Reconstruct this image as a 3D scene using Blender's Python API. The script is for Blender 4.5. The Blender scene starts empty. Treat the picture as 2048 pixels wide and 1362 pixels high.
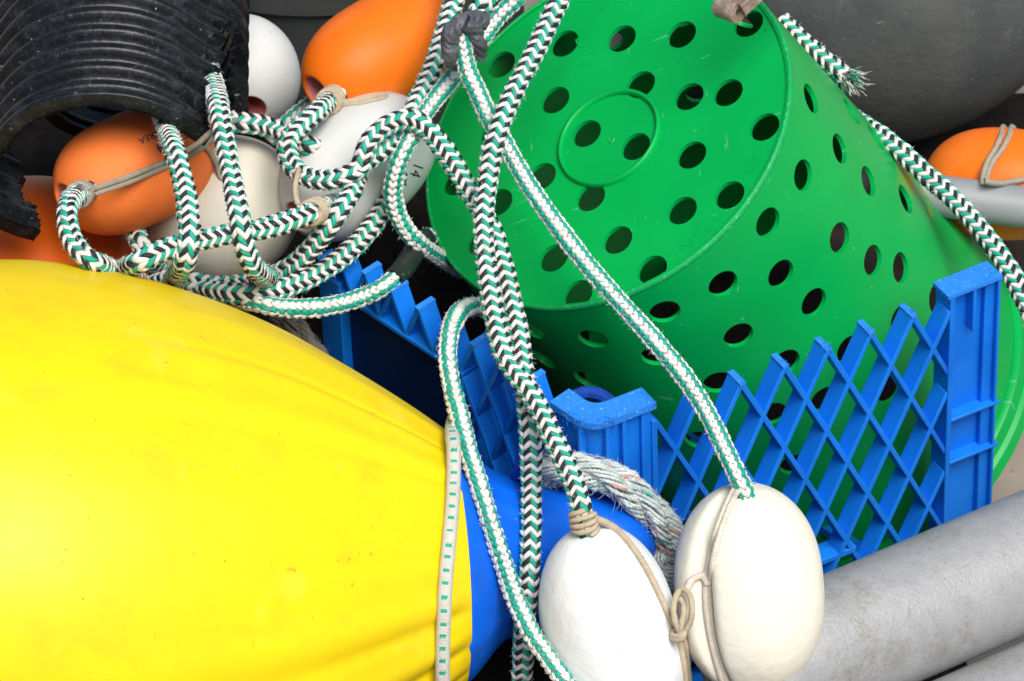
import bpy, bmesh, math, random
import numpy as np
from mathutils import Vector, Matrix
from mathutils.bvhtree import BVHTree
from mathutils.geometry import delaunay_2d_cdt

# ------------------------------------------------------------------ frame of reference
# Shapes are worked out in millimetres in a frame aligned with the view (x right, y up, z back to the viewer)
# and turned into world metres (z up, ground at 0) by one rotation.
PITCH = math.radians(40)
CP, SP = math.cos(PITCH), math.sin(PITCH)
D = 4000.0            # viewer to origin
H = 575.0             # height of the origin over the ground
MMPX = 0.4
UP = np.array([0, CP, SP])

def to_world(v):
    v = np.asarray(v, float).reshape(-1, 3)
    x, y, z = v[:, 0], v[:, 1], v[:, 2]
    return np.stack([x, y * SP - z * CP, y * CP + z * SP + H], 1) / 1000.0

def P(px, py, w=0.0):
    k = MMPX * (D - w) / D
    return np.array([(px - 1024) * k, (681 - py) * k, w])

def ray(px, py):
    d = P(px, py, 0.0) - np.array([0, 0, D])
    return d / np.linalg.norm(d)

def on_plane(px, py, c, n):
    o = np.array([0, 0, D]); d = ray(px, py)
    return o + d * (np.dot(c - o, n) / np.dot(d, n))

def to_px(v):
    k = MMPX * (D - v[2]) / D
    return np.array([v[0] / k + 1024, 681 - v[1] / k])

def unit(v):
    v = np.asarray(v, float); return v / np.linalg.norm(v)

scene = bpy.context.scene
col = scene.collection
rng = np.random.default_rng(7)

# ------------------------------------------------------------------ materials
def nodes_of(name):
    m = bpy.data.materials.new(name); m.use_nodes = True
    nt = m.node_tree; b = nt.nodes['Principled BSDF']
    return m, nt, b

def mat(name, c, rough=0.5, var=0.12, vscale=18.0, bump=0.0, bscale=120.0, spec=0.5, specks=None, smudge=None,
        coat=0.0, sss=0.0, metal=0.0, edge=None):
    """procedural material: tone variation, optional pale/dark specks, stains and fine bump"""
    m, nt, b = nodes_of(name); N, L = nt.nodes, nt.links
    tc = N.new('ShaderNodeTexCoord'); vec = tc.outputs['Object']
    n1 = N.new('ShaderNodeTexNoise'); n1.inputs['Scale'].default_value = vscale; n1.inputs['Detail'].default_value = 6
    L.new(vec, n1.inputs['Vector'])
    mr = N.new('ShaderNodeMapRange'); mr.inputs['From Min'].default_value = .3; mr.inputs['From Max'].default_value = .7
    mr.inputs['To Min'].default_value = 1 - var; mr.inputs['To Max'].default_value = 1 + var * .6
    L.new(n1.outputs['Fac'], mr.inputs['Value'])
    hs = N.new('ShaderNodeHueSaturation'); hs.inputs['Color'].default_value = (*c, 1)
    L.new(mr.outputs['Result'], hs.inputs['Value'])
    cur = hs.outputs['Color']
    def layer(cur, colr, scale, lo, hi, amount, detail=3, stretch=None, rgh=0.6):
        n = N.new('ShaderNodeTexNoise'); n.inputs['Scale'].default_value = scale; n.inputs['Detail'].default_value = detail
        n.inputs['Roughness'].default_value = rgh
        if stretch:
            mp = N.new('ShaderNodeMapping'); mp.inputs['Scale'].default_value = stretch; mp.inputs['Location'].default_value = (scale * .13, .7, 1.9)
            L.new(vec, mp.inputs['Vector']); L.new(mp.outputs['Vector'], n.inputs['Vector'])
        else:
            L.new(vec, n.inputs['Vector'])
        r = N.new('ShaderNodeMapRange'); r.inputs['From Min'].default_value = lo; r.inputs['From Max'].default_value = hi
        r.inputs['To Max'].default_value = amount
        L.new(n.outputs['Fac'], r.inputs['Value'])
        mx = N.new('ShaderNodeMix'); mx.data_type = 'RGBA'
        L.new(r.outputs['Result'], mx.inputs['Factor']); L.new(cur, mx.inputs['A']); mx.inputs['B'].default_value = (*colr, 1)
        return mx.outputs['Result']
    for s in (smudge or []): cur = layer(cur, *s)
    for s in (specks or []): cur = layer(cur, *s)
    L.new(cur, b.inputs['Base Color'])
    b.inputs['Metallic'].default_value = metal
    b.inputs['Specular IOR Level'].default_value = spec
    b.inputs['Coat Weight'].default_value = coat
    if sss:
        b.inputs['Subsurface Weight'].default_value = sss; b.inputs['Subsurface Radius'].default_value = (.004, .004, .004)
    rr = N.new('ShaderNodeMapRange'); rr.inputs['To Min'].default_value = max(.02, rough - .1); rr.inputs['To Max'].default_value = min(1, rough + .12)
    L.new(n1.outputs['Fac'], rr.inputs['Value']); L.new(rr.outputs['Result'], b.inputs['Roughness'])
    if bump:
        n2 = N.new('ShaderNodeTexNoise'); n2.inputs['Scale'].default_value = bscale; n2.inputs['Detail'].default_value = 8
        L.new(vec, n2.inputs['Vector'])
        bp = N.new('ShaderNodeBump'); bp.inputs['Strength'].default_value = bump; bp.inputs['Distance'].default_value = .002
        L.new(n2.outputs['Fac'], bp.inputs['Height']); L.new(bp.outputs['Normal'], b.inputs['Normal'])
    return m

M = {}
M['yellow'] = mat('yellow vinyl', (.84, .615, .004), .42, .09, 6, .12, 90, 0.28,
    smudge=[((.62, .40, .012), 7, .52, .76, .65, 8, (1, 1.6, 1), .7), ((.45, .26, .02), 26, .62, .80, .45, 8, (1.0, .6, .6), .75), ((.82, .72, .22), 16, .60, .85, .25), ((.50, .33, .05), 5, .58, .80, .5, 9, (.5, 3.2, 3.2), .75)],
    specks=[((.42, .22, .03), 120, .685, .735, .6), ((.58, .42, .24), 50, .71, .74, .6, 7), ((.10, .07, .03), 210, .745, .77, .9)])
M['buoy_blue'] = mat('blue vinyl', (.002, .125, .72), .36, .10, 14, .08, 90, 0.32,
    specks=[((.30, .36, .5), 330, .70, .75, .7), ((.45, .42, .4), 70, .77, .79, .9)], smudge=[((.002, .04, .28), 18, .5, .8, .5)])
M['green'] = mat('green polyethylene', (.0, .365, .068), .34, .06, 12, .05, 70, 0.22,
    specks=[((.10, .62, .36), 260, .72, .76, .5), ((.16, .60, .36), 22, .69, .73, .4, 3, (1, 9, 2), .6), ((.16, .60, .36), 22, .70, .735, .4, 3, (8, 1, 3), .6), ((.01, .12, .03), 140, .72, .75, .5)], smudge=[((.004, .46, .09), 9, .5, .8, .35), ((.0, .25, .03), 5, .55, .8, .3)])
M['green_worn'] = mat('green polyethylene scuffed edge', (.002, .36, .085), .5, .1, 40, .2, 300, .3,
    specks=[((.20, .62, .40), 230, .58, .72, .6), ((.5, .70, .52), 420, .66, .74, .6)])
M['crate_blue'] = mat('blue crate plastic', (.006, .19, .76), .40, .07, 20, .06, 160, 0.28,
    smudge=[((.003, .09, .50), 11, .5, .8, .5), ((.05, .27, .80), 34, .56, .8, .5, 8, None, .75), ((.03, .07, .22), 8, .60, .80, .45, 9, None, .8)], specks=[((.004, .03, .16), 190, .73, .76, .6), ((.3, .46, .85), 260, .72, .76, .5)])
M['crate_cut'] = mat('blue crate plastic sawn', (.02, .22, .76), .65, .12, 200, .4, 500, .3, specks=[((.4, .58, .9), 260, .62, .72, .6)])
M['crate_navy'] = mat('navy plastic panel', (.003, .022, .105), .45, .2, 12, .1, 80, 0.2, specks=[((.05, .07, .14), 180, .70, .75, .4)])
M['orange'] = mat('orange foam', (.88, .165, .006), .5, .05, 14, .35, 40, 0.25,
    smudge=[((.84, .27, .09), 8, .5, .78, .6), ((.86, .40, .22), 45, .62, .78, .35, 9, None, .8)], specks=[((.35, .08, .02), 240, .72, .75, .6)])
M['orange_faded'] = mat('faded orange foam', (.92, .21, .045), .6, .07, 10, .5, 60, 0.18,
    smudge=[((.88, .15, .015), 5, .50, .72, .7), ((.86, .30, .15), 22, .58, .8, .35), ((.28, .08, .02), 12, .66, .76, .6, 10, (.5, 3.5, 3.5), .8)], specks=[((.3, .1, .04), 260, .70, .74, .7), ((.12, .05, .03), 90, .76, .78, .9)])
M['orange_vinyl'] = mat('orange buoy vinyl', (.80, .13, .004), .42, .08, 8, .1, 60, .4, smudge=[((.6, .09, .003), 9, .5, .8, .5)])
M['pink'] = mat('pink foam bore', (.74, .27, .25), .8, .2, 60, .5, 220, .2, smudge=[((.30, .10, .10), 40, .5, .7, .5)])
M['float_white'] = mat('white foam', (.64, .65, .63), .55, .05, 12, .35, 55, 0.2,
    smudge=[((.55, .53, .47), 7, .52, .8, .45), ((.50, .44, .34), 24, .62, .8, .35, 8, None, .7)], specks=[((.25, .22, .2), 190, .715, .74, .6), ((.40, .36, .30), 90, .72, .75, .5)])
M['float_front'] = mat('white foam clean', (.74, .765, .77), .55, .04, 12, .55, 90, .22,
    smudge=[((.64, .61, .54), 9, .54, .78, .5), ((.5, .46, .38), 30, .66, .78, .4, 9, None, .8)],
    specks=[((.42, .38, .32), 110, .70, .735, .55), ((.3, .3, .36), 70, .76, .77, .8)])
M['float_cream'] = mat('cream foam', (.76, .735, .62), .55, .05, 10, .55, 90, .22,
    smudge=[((.72, .66, .48), 8, .52, .75, .6), ((.5, .45, .3), 40, .68, .78, .4)], specks=[((.30, .26, .18), 150, .735, .76, .5)])
M['float_dirty'] = mat('ivory foam', (.63, .605, .51), .55, .06, 9, .35, 50, 0.2,
    smudge=[((.52, .44, .27), 9, .52, .78, .5)], specks=[((.25, .2, .14), 180, .72, .75, .5)])
M['black_pipe'] = mat('black corrugated plastic', (.005, .006, .008), .34, .3, 30, .25, 200, 0.32,
    specks=[((.13, .15, .17), 150, .60, .72, .6, 6, (1, 1, 1), .75), ((.45, .47, .48), 190, .69, .73, .8, 4)], smudge=[((.045, .052, .060), 40, .50, .72, .8, 10, None, .8), ((.09, .10, .11), 90, .58, .74, .6, 9, (2.5, .8, .8), .8)])
M['galv'] = mat('galvanised steel', (.335, .34, .345), .50, .09, 60, .35, 300, 0.3, metal=.15,
    smudge=[((.40, .405, .41), 26, .50, .75, .4, 12, (1, 1, 1), .9), ((.46, .465, .47), 5, .55, .72, .7), ((.24, .245, .255), 9, .50, .75, .5, 8), ((.13, .125, .055), 10, .52, .70, .85, 12, None, .85), ((.38, .385, .39), 420, .50, .70, .35, 4)],
    specks=[((.55, .56, .56), 600, .64, .70, .5), ((.12, .12, .09), 480, .62, .70, .5)])
M['pvc_grey'] = mat('grey plastic pipe', (.27, .285, .29), .5, .06, 20, .15, 150, .4, smudge=[((.20, .215, .21), 14, .5, .8, .5)], specks=[((.2, .2, .2), 200, .72, .75, .5)])
M['grey_buoy'] = mat('weathered grey vinyl', (.092, .10, .10), .6, .16, 16, .4, 130, 0.22,
    smudge=[((.15, .155, .145), 22, .5, .75, .7, 10, None, .8), ((.17, .17, .155), 9, .62, .70, .5, 6, (6, 1, 2), .7), ((.16, .11, .09), 4, .5, .8, .35)], specks=[((.34, .34, .31), 120, .68, .75, .55), ((.05, .055, .055), 160, .66, .74, .5)])
M['dark_drum'] = mat('dark grey plastic drum', (.05, .055, .055), .6, .2, 14, .2, 90, 0.2, smudge=[((.08, .075, .06), 12, .5, .8, .6)])
M['bronze'] = mat('weathered bronze', (.36, .26, .20), .5, .2, 60, .4, 260, .5, metal=.5, smudge=[((.62, .56, .50), 70, .48, .66, .8, 6, None, .7), ((.30, .16, .05), 60, .56, .75, .7)])
M['concrete'] = mat('concrete ground', (.33, .285, .235), .85, .15, 6, .5, 60, .2, smudge=[((.20, .17, .14), 3, .45, .75, .6), ((.36, .33, .29), 30, .5, .8, .5)], specks=[((.12, .1, .08), 90, .66, .74, .6)])
M['shade_filler'] = mat('dark shade filler', (.013, .010, .008), .9, .5, 40, .9, 300, .2, smudge=[((.04, .029, .024), 30, .5, .72, .7, 8, None, .8)])  # colour of the added filler, dark to stand for shade in the gaps
M['tape_grey'] = mat('grey adhesive tape', (.075, .08, .095), .42, .3, 90, .6, 220, .5, specks=[((.30, .31, .34), 230, .60, .72, .6)], smudge=[((.15, .155, .17), 70, .5, .7, .6)])
M['tape_black'] = mat('black adhesive tape', (.018, .024, .022), .45, .25, 60, .4, 220, .5, smudge=[((.22, .23, .23), 33, .60, .70, .8, 6, None, .7)])
M['ink'] = mat('dark blue ink', (.035, .025, .10), .6, .3, 200)
M['ink_black'] = mat('black ink', (.02, .02, .022), .6, .3, 200)
M['yarn_white'] = mat('white yarn', (.76, .755, .71), .75, .12, 120, .55, 1100, .25, smudge=[((.58, .53, .43), 26, .54, .76, .7, 6), ((.50, .47, .40), 300, .60, .74, .4)])
M['yarn_teal'] = mat('teal yarn', (.002, .36, .255), .42, .16, 160, .5, 1100, .5)
M['yarn_black'] = mat('black yarn', (.014, .014, .018), .5, .3, 160, .5, 1100, .4)
M['core'] = mat('rope core', (.16, .17, .155), .9, .2, 90)
M['bungee'] = mat('off white cord sheath', (.60, .585, .52), .8, .10, 160, .7, 900, .2, smudge=[((.46, .42, .33), 22, .5, .75, .6, 7)])
M['twine'] = mat('tan twine', (.52, .43, .30), .8, .15, 150, .4, 900, .25, smudge=[((.42, .36, .28), 70, .5, .75, .5)])
M['twine_pale'] = mat('pale twine', (.68, .62, .52), .8, .12, 150, .4, 900, .25, smudge=[((.55, .48, .42), 70, .5, .75, .5)])
M['twine_grey'] = mat('grey tan twine', (.36, .32, .25), .8, .15, 150, .4, 900, .25)
M['old_yarn'] = mat('old grey green yarn', (.58, .65, .62), .9, .25, 60, .5, 700, .2, smudge=[((.42, .44, .39), 50, .50, .74, .6), ((.66, .74, .72), 90, .52, .7, .6)])
M['old_teal'] = mat('faded teal yarn', (.10, .46, .38), .85, .2, 90, .5, 700, .2)
M['old_pink'] = mat('faded pink yarn', (.62, .30, .25), .85, .2, 90, .5, 700, .2)
M['old_dark'] = mat('old brown rope', (.20, .19, .165), .9, .25, 60, .5, 700, .2)
M['blue_cord'] = mat('blue cord', (.004, .06, .38), .7, .2, 120, .5, 900, .3, specks=[((.12, .10, .16), 300, .64, .72, .6)])
M['scuff_stain'] = mat('ochre paint streak', (.25, .36, .03), .5, .2, 120)

# ------------------------------------------------------------------ mesh collecting
class MB:
    def __init__(s): s.v = []; s.f = []; s.m = []; s.n = 0
    def add(s, v, f, m=0):
        v = np.asarray(v, float).reshape(-1, 3)
        if len(v) == 0: return
        if isinstance(f, np.ndarray):
            ff = (f + s.n).tolist()
        else:
            ff = [tuple(i + s.n for i in q) for q in f]
        s.v.append(v); s.f.extend(ff)
        if np.isscalar(m): s.m.extend([int(m)] * len(ff))
        else: s.m.extend([int(i) for i in m])
        s.n += len(v)
    def verts(s): return np.concatenate(s.v) if s.v else np.zeros((0, 3))

def grid_faces(nu, nv, closed_u=False, closed_v=False):
    """verts laid out [u][v]"""
    iu = np.arange(nu if closed_u else nu - 1); iv = np.arange(nv if closed_v else nv - 1)
    a, b = np.meshgrid(iu, iv, indexing='ij'); a = a.ravel(); b = b.ravel()
    a1 = (a + 1) % nu; b1 = (b + 1) % nv
    return np.stack([a * nv + b, a1 * nv + b, a1 * nv + b1, a * nv + b1], 1)

ORIGIN = {}
def link_mesh(name, mb, mats, parent=None, sharp=40, origin=None, bevel=0):
    v = to_world(mb.verts())
    lo, hi = v.min(0), v.max(0)
    if parent is not None:
        org = ORIGIN[parent.name_full]
    else:
        org = np.array([(lo[0] + hi[0]) / 2, (lo[1] + hi[1]) / 2, lo[2]])
    me = bpy.data.meshes.new(name)
    me.from_pydata((v - org).tolist(), [], mb.f)
    for m in mats: me.materials.append(M[m])
    me.polygons.foreach_set('material_index', np.array(mb.m, np.int32))
    me.polygons.foreach_set('use_smooth', np.ones(len(mb.f), bool))
    me.update()
    if sharp: me.set_sharp_from_angle(angle=math.radians(sharp))
    o = bpy.data.objects.new(name, me); col.objects.link(o)
    if parent is not None:
        o.parent = parent
        ORIGIN[o.name_full] = org
    else:
        o.location = org
        ORIGIN[o.name_full] = org
    if bevel:
        b = o.modifiers.new('bevel', 'BEVEL'); b.width = bevel / 1000; b.segments = 2; b.limit_method = 'ANGLE'; b.angle_limit = math.radians(50)
        b.harden_normals = False
    return o

def tag(o, label=None, cat=None, group=None, kind=None):
    if label: o['label'] = label
    if cat: o['category'] = cat
    if group: o['group'] = group
    if kind: o['kind'] = kind
    return o

def thing(name, at, label, cat, group=None):
    o = bpy.data.objects.new(name, None); col.objects.link(o)
    w = to_world(at)[0]; o.location = w; o.empty_display_size = .05
    ORIGIN[o.name_full] = w
    return tag(o, label, cat, group)

# things already built, for laying ropes on them
HV, HF, HN = [], [], [0]
def solid(mb=None, v=None, f=None):
    if mb is not None: v, f = mb.verts(), mb.f
    v = np.asarray(v); HV.append(v)
    n = HN[0]; HF.extend([tuple(int(i) + n for i in q) for q in f]); HN[0] += len(v)
_bvh = [None, -1]
def bvh():
    if _bvh[1] != HN[0]:
        _bvh[0] = BVHTree.FromPolygons(np.concatenate(HV).tolist(), HF); _bvh[1] = HN[0]
    return _bvh[0]
def depth_at(px, py, tree=None):
    h = (tree or bvh()).ray_cast(Vector((0, 0, D)), Vector(ray(px, py)))
    return h[0][2] if h[0] is not None else None

# ------------------------------------------------------------------ shapes
def frame_for(a, ref=(0, 1, 0)):
    a = unit(a); r = np.array(ref, float)
    if abs(np.dot(a, r)) > .95: r = np.array([1., 0, 0])
    x = unit(np.cross(r, a)); y = np.cross(a, x)
    return x, y, a

def lathe(c, axis, prof, n=96, ref=(0, 1, 0), rfun=None):
    """prof: list of (along axis, radius)"""
    x, y, a = frame_for(axis, ref)
    th = np.linspace(0, 2 * np.pi, n, endpoint=False)
    prof = np.asarray(prof, float)
    t = prof[:, 0][:, None] * np.ones(n)[None]; r = prof[:, 1][:, None] * np.ones(n)[None]
    if rfun is not None: r = r * rfun(prof[:, 0][:, None], th[None, :])
    v = c + t[..., None] * a + (r * np.cos(th))[..., None] * x + (r * np.sin(th))[..., None] * y
    return v.reshape(-1, 3), grid_faces(len(prof), n, closed_v=True)

def catmull(pts, step):
    pts = np.asarray(pts, float)
    if len(pts) < 3:
        n = max(2, int(np.linalg.norm(pts[-1] - pts[0]) / step)); t = np.linspace(0, 1, n)[:, None]
        return pts[0] * (1 - t) + pts[-1] * t
    p = np.vstack([2 * pts[0] - pts[1], pts, 2 * pts[-1] - pts[-2]])
    out = []
    for i in range(1, len(p) - 2):
        p0, p1, p2, p3 = p[i - 1], p[i], p[i + 1], p[i + 2]
        t0, t1 = 0, np.linalg.norm((p1 - p0)[:2]) ** .5 + 1e-6
        t2 = t1 + np.linalg.norm((p2 - p1)[:2]) ** .5 + 1e-6; t3 = t2 + np.linalg.norm((p3 - p2)[:2]) ** .5 + 1e-6
        n = max(2, int(np.linalg.norm((p2 - p1)[:2]) / step) + 1)
        t = np.linspace(t1, t2, n, endpoint=False)[:, None]
        a1 = (t1 - t) / (t1 - t0) * p0 + (t - t0) / (t1 - t0) * p1
        a2 = (t2 - t) / (t2 - t1) * p1 + (t - t1) / (t2 - t1) * p2
        a3 = (t3 - t) / (t3 - t2) * p2 + (t - t2) / (t3 - t2) * p3
        b1 = (t2 - t) / (t2 - t0) * a1 + (t - t0) / (t2 - t0) * a2
        b2 = (t3 - t) / (t3 - t1) * a2 + (t - t1) / (t3 - t1) * a3
        out.append((t2 - t) / (t2 - t1) * b1 + (t - t1) / (t2 - t1) * b2)
    out.append(p[-2][None]); return np.vstack(out)

def resample(path, ds):
    d = np.r_[0, np.cumsum(np.linalg.norm(np.diff(path, axis=0), axis=1))]
    n = max(3, int(d[-1] / ds) + 1); s = np.linspace(0, d[-1], n)
    return np.stack([np.interp(s, d, path[:, i]) for i in range(path.shape[1])], 1), s

def smooth(a, k):
    if k < 1: return a
    w = np.exp(-.5 * (np.arange(-3 * k, 3 * k + 1) / k) ** 2); w /= w.sum()
    return np.convolve(np.pad(a, 3 * k, mode='edge'), w, 'valid')

def drape(ctrl, R, slope=.7, soft=5, lift=0.0, sides=True):
    """a rope lying over what is already there: route given in the view, depth from what carries it.
    A control point may carry an explicit depth as third value (where it runs behind or inside something)."""
    xy = np.array([(c[0], c[1], (c[2] if len(c) > 2 and c[2] is not None else np.nan)) for c in ctrl], float)
    p2 = catmull(np.c_[xy[:, :2], np.arange(len(xy))], 5)
    p2, s = resample(p2, 5)
    u = p2[:, 2]; w = np.full(len(p2), np.nan); fixed = np.zeros(len(p2), bool)
    tree = bvh(); T = np.gradient(p2[:, :2], axis=0); T /= np.linalg.norm(T, axis=1)[:, None] + 1e-9
    rp = R / MMPX * .75
    for i in range(len(p2)):
        k = min(int(u[i]), len(xy) - 2); f = u[i] - k; a, b = xy[k, 2], xy[k + 1, 2]
        if not np.isnan(a) and not np.isnan(b): w[i] = a * (1 - f) + b * f; fixed[i] = True; continue
        if not np.isnan(a) and f < .02: w[i] = a; fixed[i] = True; continue
        if not np.isnan(b) and f > .98: w[i] = b; fixed[i] = True; continue
        best = None
        for off in ((0, -rp, rp) if sides else (0,)):
            h = depth_at(p2[i, 0] - T[i, 1] * off, p2[i, 1] + T[i, 0] * off, tree)
            if h is not None:
                h = h + R * (1.0 if off == 0 else .55) + lift
                if best is None or h > best: best = h
        if best is not None and best > -620: w[i] = best
    ok = ~np.isnan(w)
    w = np.interp(np.arange(len(w)), np.where(ok)[0], w[ok])
    sm = s * MMPX
    env = w.copy()
    for i in range(len(w)):
        if not fixed[i]: env[i] = np.max(w - slope * np.abs(sm - sm[i]))
    env = smooth(env, soft)
    pts = np.array([P(p2[i, 0], p2[i, 1], env[i]) for i in range(len(p2))])
    return pts

def frames(path, ref=(0, 0, 1)):
    T = np.gradient(path, axis=0); T /= np.linalg.norm(T, axis=1)[:, None] + 1e-12
    N = np.zeros_like(T); n = np.array(ref, float); n = unit(n - T[0] * n.dot(T[0]))
    for i in range(len(T)):
        n = n - T[i] * n.dot(T[i]); n /= np.linalg.norm(n); N[i] = n
    return T, N, np.cross(T, N)

def tube(path, R, n=10, ds=None, caps=True, rfun=None):
    p, s = resample(path, ds or R * .6); T, N, B = frames(p)
    th = np.linspace(0, 2 * np.pi, n, endpoint=False)
    r = np.full((len(p), n), R) if rfun is None else R * rfun(s[:, None], th[None])
    v = p[:, None] + (r * np.cos(th))[..., None] * N[:, None] + (r * np.sin(th))[..., None] * B[:, None]
    f = [tuple(q) for q in grid_faces(len(p), n, closed_v=True).tolist()]
    if caps:
        f.append(tuple(range(n - 1, -1, -1))); b = (len(p) - 1) * n; f.append(tuple(b + i for i in range(n)))
    return v.reshape(-1, 3), f

def hairs(mb, pts, dirs, length, rad, m, r):
    """short stiff fibre ends: three-sided tapering slivers with one bend"""
    n = len(pts)
    if n == 0: return
    d = dirs / np.linalg.norm(dirs, axis=1)[:, None]
    q = np.cross(d, r.normal(size=(n, 3))); q /= np.linalg.norm(q, axis=1)[:, None]; q2 = np.cross(d, q)
    L = length * r.uniform(.5, 1.5, n)
    bend = q * (L * r.uniform(-.5, .5, n))[:, None]
    V = []
    for k, (t, rr) in enumerate(((0, 1.), (.55, .75), (1., .2))):
        c = pts + d * (L * t)[:, None] + bend * t * t
        for a in range(3):
            an = a * 2 * math.pi / 3
            V.append(c + rad * rr * (q * math.cos(an) + q2 * math.sin(an)))
    V = np.stack(V, 1).reshape(-1, 3)
    F = []
    for k in range(2):
        for a in range(3):
            F.append([k * 3 + a, k * 3 + (a + 1) % 3, k * 3 + 3 + (a + 1) % 3, k * 3 + 3 + a])
    F = np.array(F); F = (F[None] + (np.arange(n) * 9)[:, None, None]).reshape(-1, 4)
    mb.add(V, F, m)

# materials of a rope mesh: 0 core 1 white 2 teal 3 black
def pattern_black(c, k): return np.where(k % 2 == 0, 1, np.where(c % 2 == 0, 3, 2))
def pattern_green(c, k): return np.where(c % 4 < 2, 1, 2)

def braid(mb, path, R, pitch, beta, colour, ncol=8, phi0=0.0, twist=0.0, seed=0, nu=7, nv=5, fuzz=.35, rev=False, core=0,
          fat=.52, bulge=.28, loose=.07, reach=1.22, proud=None, taper=.30, dip=.62):
    r = np.random.default_rng(seed)
    p, s = resample(path[::-1] if rev else path, 1.0); T, N, B = frames(p)
    v, f = tube(p, R * .86, 10, ds=3.0); mb.add(v, f, core)
    L = s[-1]; K = int(L / pitch)
    c, k = np.meshgrid(np.arange(ncol), np.arange(K), indexing='ij'); c = c.ravel(); k = k.ravel()
    cw = 2 * math.pi * R / ncol
    sign = np.where(c % 2 == 0, 1.0, -1.0)
    s0 = (k + .5) * pitch + r.normal(0, pitch * loose, len(k))
    u = np.linspace(-1, 1, nu); w = np.linspace(-1, 1, nv)
    U, W = np.meshgrid(u, w, indexing='ij')
    cl_ = colour(c, k); pr_ = np.array([(proud or {}).get(int(x), (1.0, 1.0)) for x in cl_])
    half = (cw / 2 * reach * pr_[:, 0])[:, None, None]; tb = math.tan(beta)
    b = pitch * math.cos(beta) * fat
    jit = r.normal(0, .08, (len(k), 3))
    bb = b * (1 + jit[:, 0])[:, None, None] * (1 - taper * np.abs(U) ** 3)[None]
    arc = half * U[None] - np.sin(beta) * sign[:, None, None] * W[None] * bb
    ss = s0[:, None, None] + sign[:, None, None] * half * U[None] * tb + np.cos(beta) * W[None] * bb
    und = (1 + .035 * np.sin(s0 / 23.0 + seed) + .02 * np.sin(s0 / 9.1 + 2 * seed))[:, None, None]
    rad = und * R * (.80 + bulge * np.sqrt(np.clip(1 - (.97 * W[None]) ** 2, 0, 1)) * (1 - dip * U[None] ** 4) * (pr_[:, 1] * (1 + jit[:, 1] * 1.5))[:, None, None]) + 0 * bb
    phi = phi0 + (c * 2 * math.pi / ncol)[:, None, None] + arc / R + twist * ss
    ss = np.clip(ss, 0, L)
    def interp(A, x): return np.stack([np.interp(x.ravel(), s, A[:, i]) for i in range(3)], 1)
    C = interp(p, ss); n_ = interp(N, ss); b_ = interp(B, ss)
    cs, sn = np.cos(phi).ravel()[:, None], np.sin(phi).ravel()[:, None]
    V = C + rad.ravel()[:, None] * (cs * n_ + sn * b_)
    g = grid_faces(nu, nv); nf = len(g)
    F = (g[None] + (np.arange(len(k)) * nu * nv)[:, None, None]).reshape(-1, 4)
    F = F[:, ::-1]
    mi = np.repeat(cl_, nf)
    mb.add(V, F, mi)
    nh = int(L * fuzz)
    if nh:
        x = r.uniform(0, L, nh); an = r.uniform(0, 2 * math.pi, nh)
        C = interp(p, x); n_ = interp(N, x); b_ = interp(B, x); t_ = interp(T, x)
        o = n_ * np.cos(an)[:, None] + b_ * np.sin(an)[:, None]
        dirs = o + t_ * r.normal(0, .9, nh)[:, None] + .5 * r.normal(size=(nh, 3))
        hairs(mb, C + o * R * .96, dirs, 2.7, .19, 1, r)
    return p

PX = MMPX
ROPES = {}
def black_rope(key, ctrl, label, R=8.6, rev=False, phi0=0.0, twist=0.0, seed=1, slope=.7, soft=5, path=None, register=True, lift=0, category='rope', fuzz=1.1, frayed=None, pitch=4.75, sharp=50):
    path = drape(ctrl, R, slope, soft, lift) if path is None else path
    mb = MB(); braid(mb, path, R, pitch, math.radians(37), pattern_black, 8, phi0, twist, seed, fuzz=fuzz, rev=rev)
    if frayed: frayed(mb, path)
    o = link_mesh('braided_rope', mb, ['core', 'yarn_white', 'yarn_teal', 'yarn_black'], sharp=sharp)
    tag(o, label, category, 'braided ropes flecked with black and teal')
    if register: v, f = tube(path, R, 8, ds=4); solid(v=v, f=f)
    ROPES[key] = path; return o

def green_rope(key, ctrl, label, R=7.9, rev=False, phi0=0.0, twist=0.0, seed=1, slope=.7, soft=5, lift=0, fuzz=1.1, pitch=6.6, register=True):
    path = drape(ctrl, R, slope, soft, lift)
    mb = MB(); braid(mb, path, R, pitch, math.radians(47), pattern_green, 16, phi0 - math.pi / 16, twist, seed, fuzz=fuzz, rev=rev, fat=.50, loose=.04, reach=1.62, bulge=.25, proud={1: (1.10, 1.07), 2: (1.0, .88)}, taper=.12, dip=.75)
    o = link_mesh('braided_rope', mb, ['core', 'yarn_white', 'yarn_teal', 'yarn_black'], sharp=50)
    tag(o, label, 'rope', 'braided ropes with teal lines')
    if register: v, f = tube(path, R, 8, ds=4); solid(v=v, f=f)
    ROPES[key] = path; return o

def twine_into(mb, path, R=2.5, seed=0, m=0, fuzz=.12):
    def colr(c, k): return np.full(len(c), m)
    braid(mb, path, R, R * .95, math.radians(45), colr, 6, 0, 0, seed, nu=4, nv=3, fuzz=0, core=m, fat=.55)

def whipping(mb, path, s0, s1, Rrope, Rt=2.2, m=0):
    """twine wound round a rope between two distances along it"""
    p, s = resample(path, 1.0); T, N, B = frames(p)
    turns = max(2, int((s1 - s0) / (Rt * 1.75)))
    n = turns * 14; x = np.linspace(s0, s1, n); an = np.linspace(0, 2 * math.pi * turns, n)
    I = lambda A: np.stack([np.interp(x, s, A[:, i]) for i in range(3)], 1)
    rr = Rrope + Rt * .6
    h = I(p) + rr * (np.cos(an)[:, None] * I(N) + np.sin(an)[:, None] * I(B))
    twine_into(mb, h, Rt, 3, m)
    v, f = tube(np.stack([np.interp(np.linspace(s0, s1, 6), s, p[:, i]) for i in range(3)], 1), Rrope + Rt * .2, 14); mb.add(v, f, m)

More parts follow.
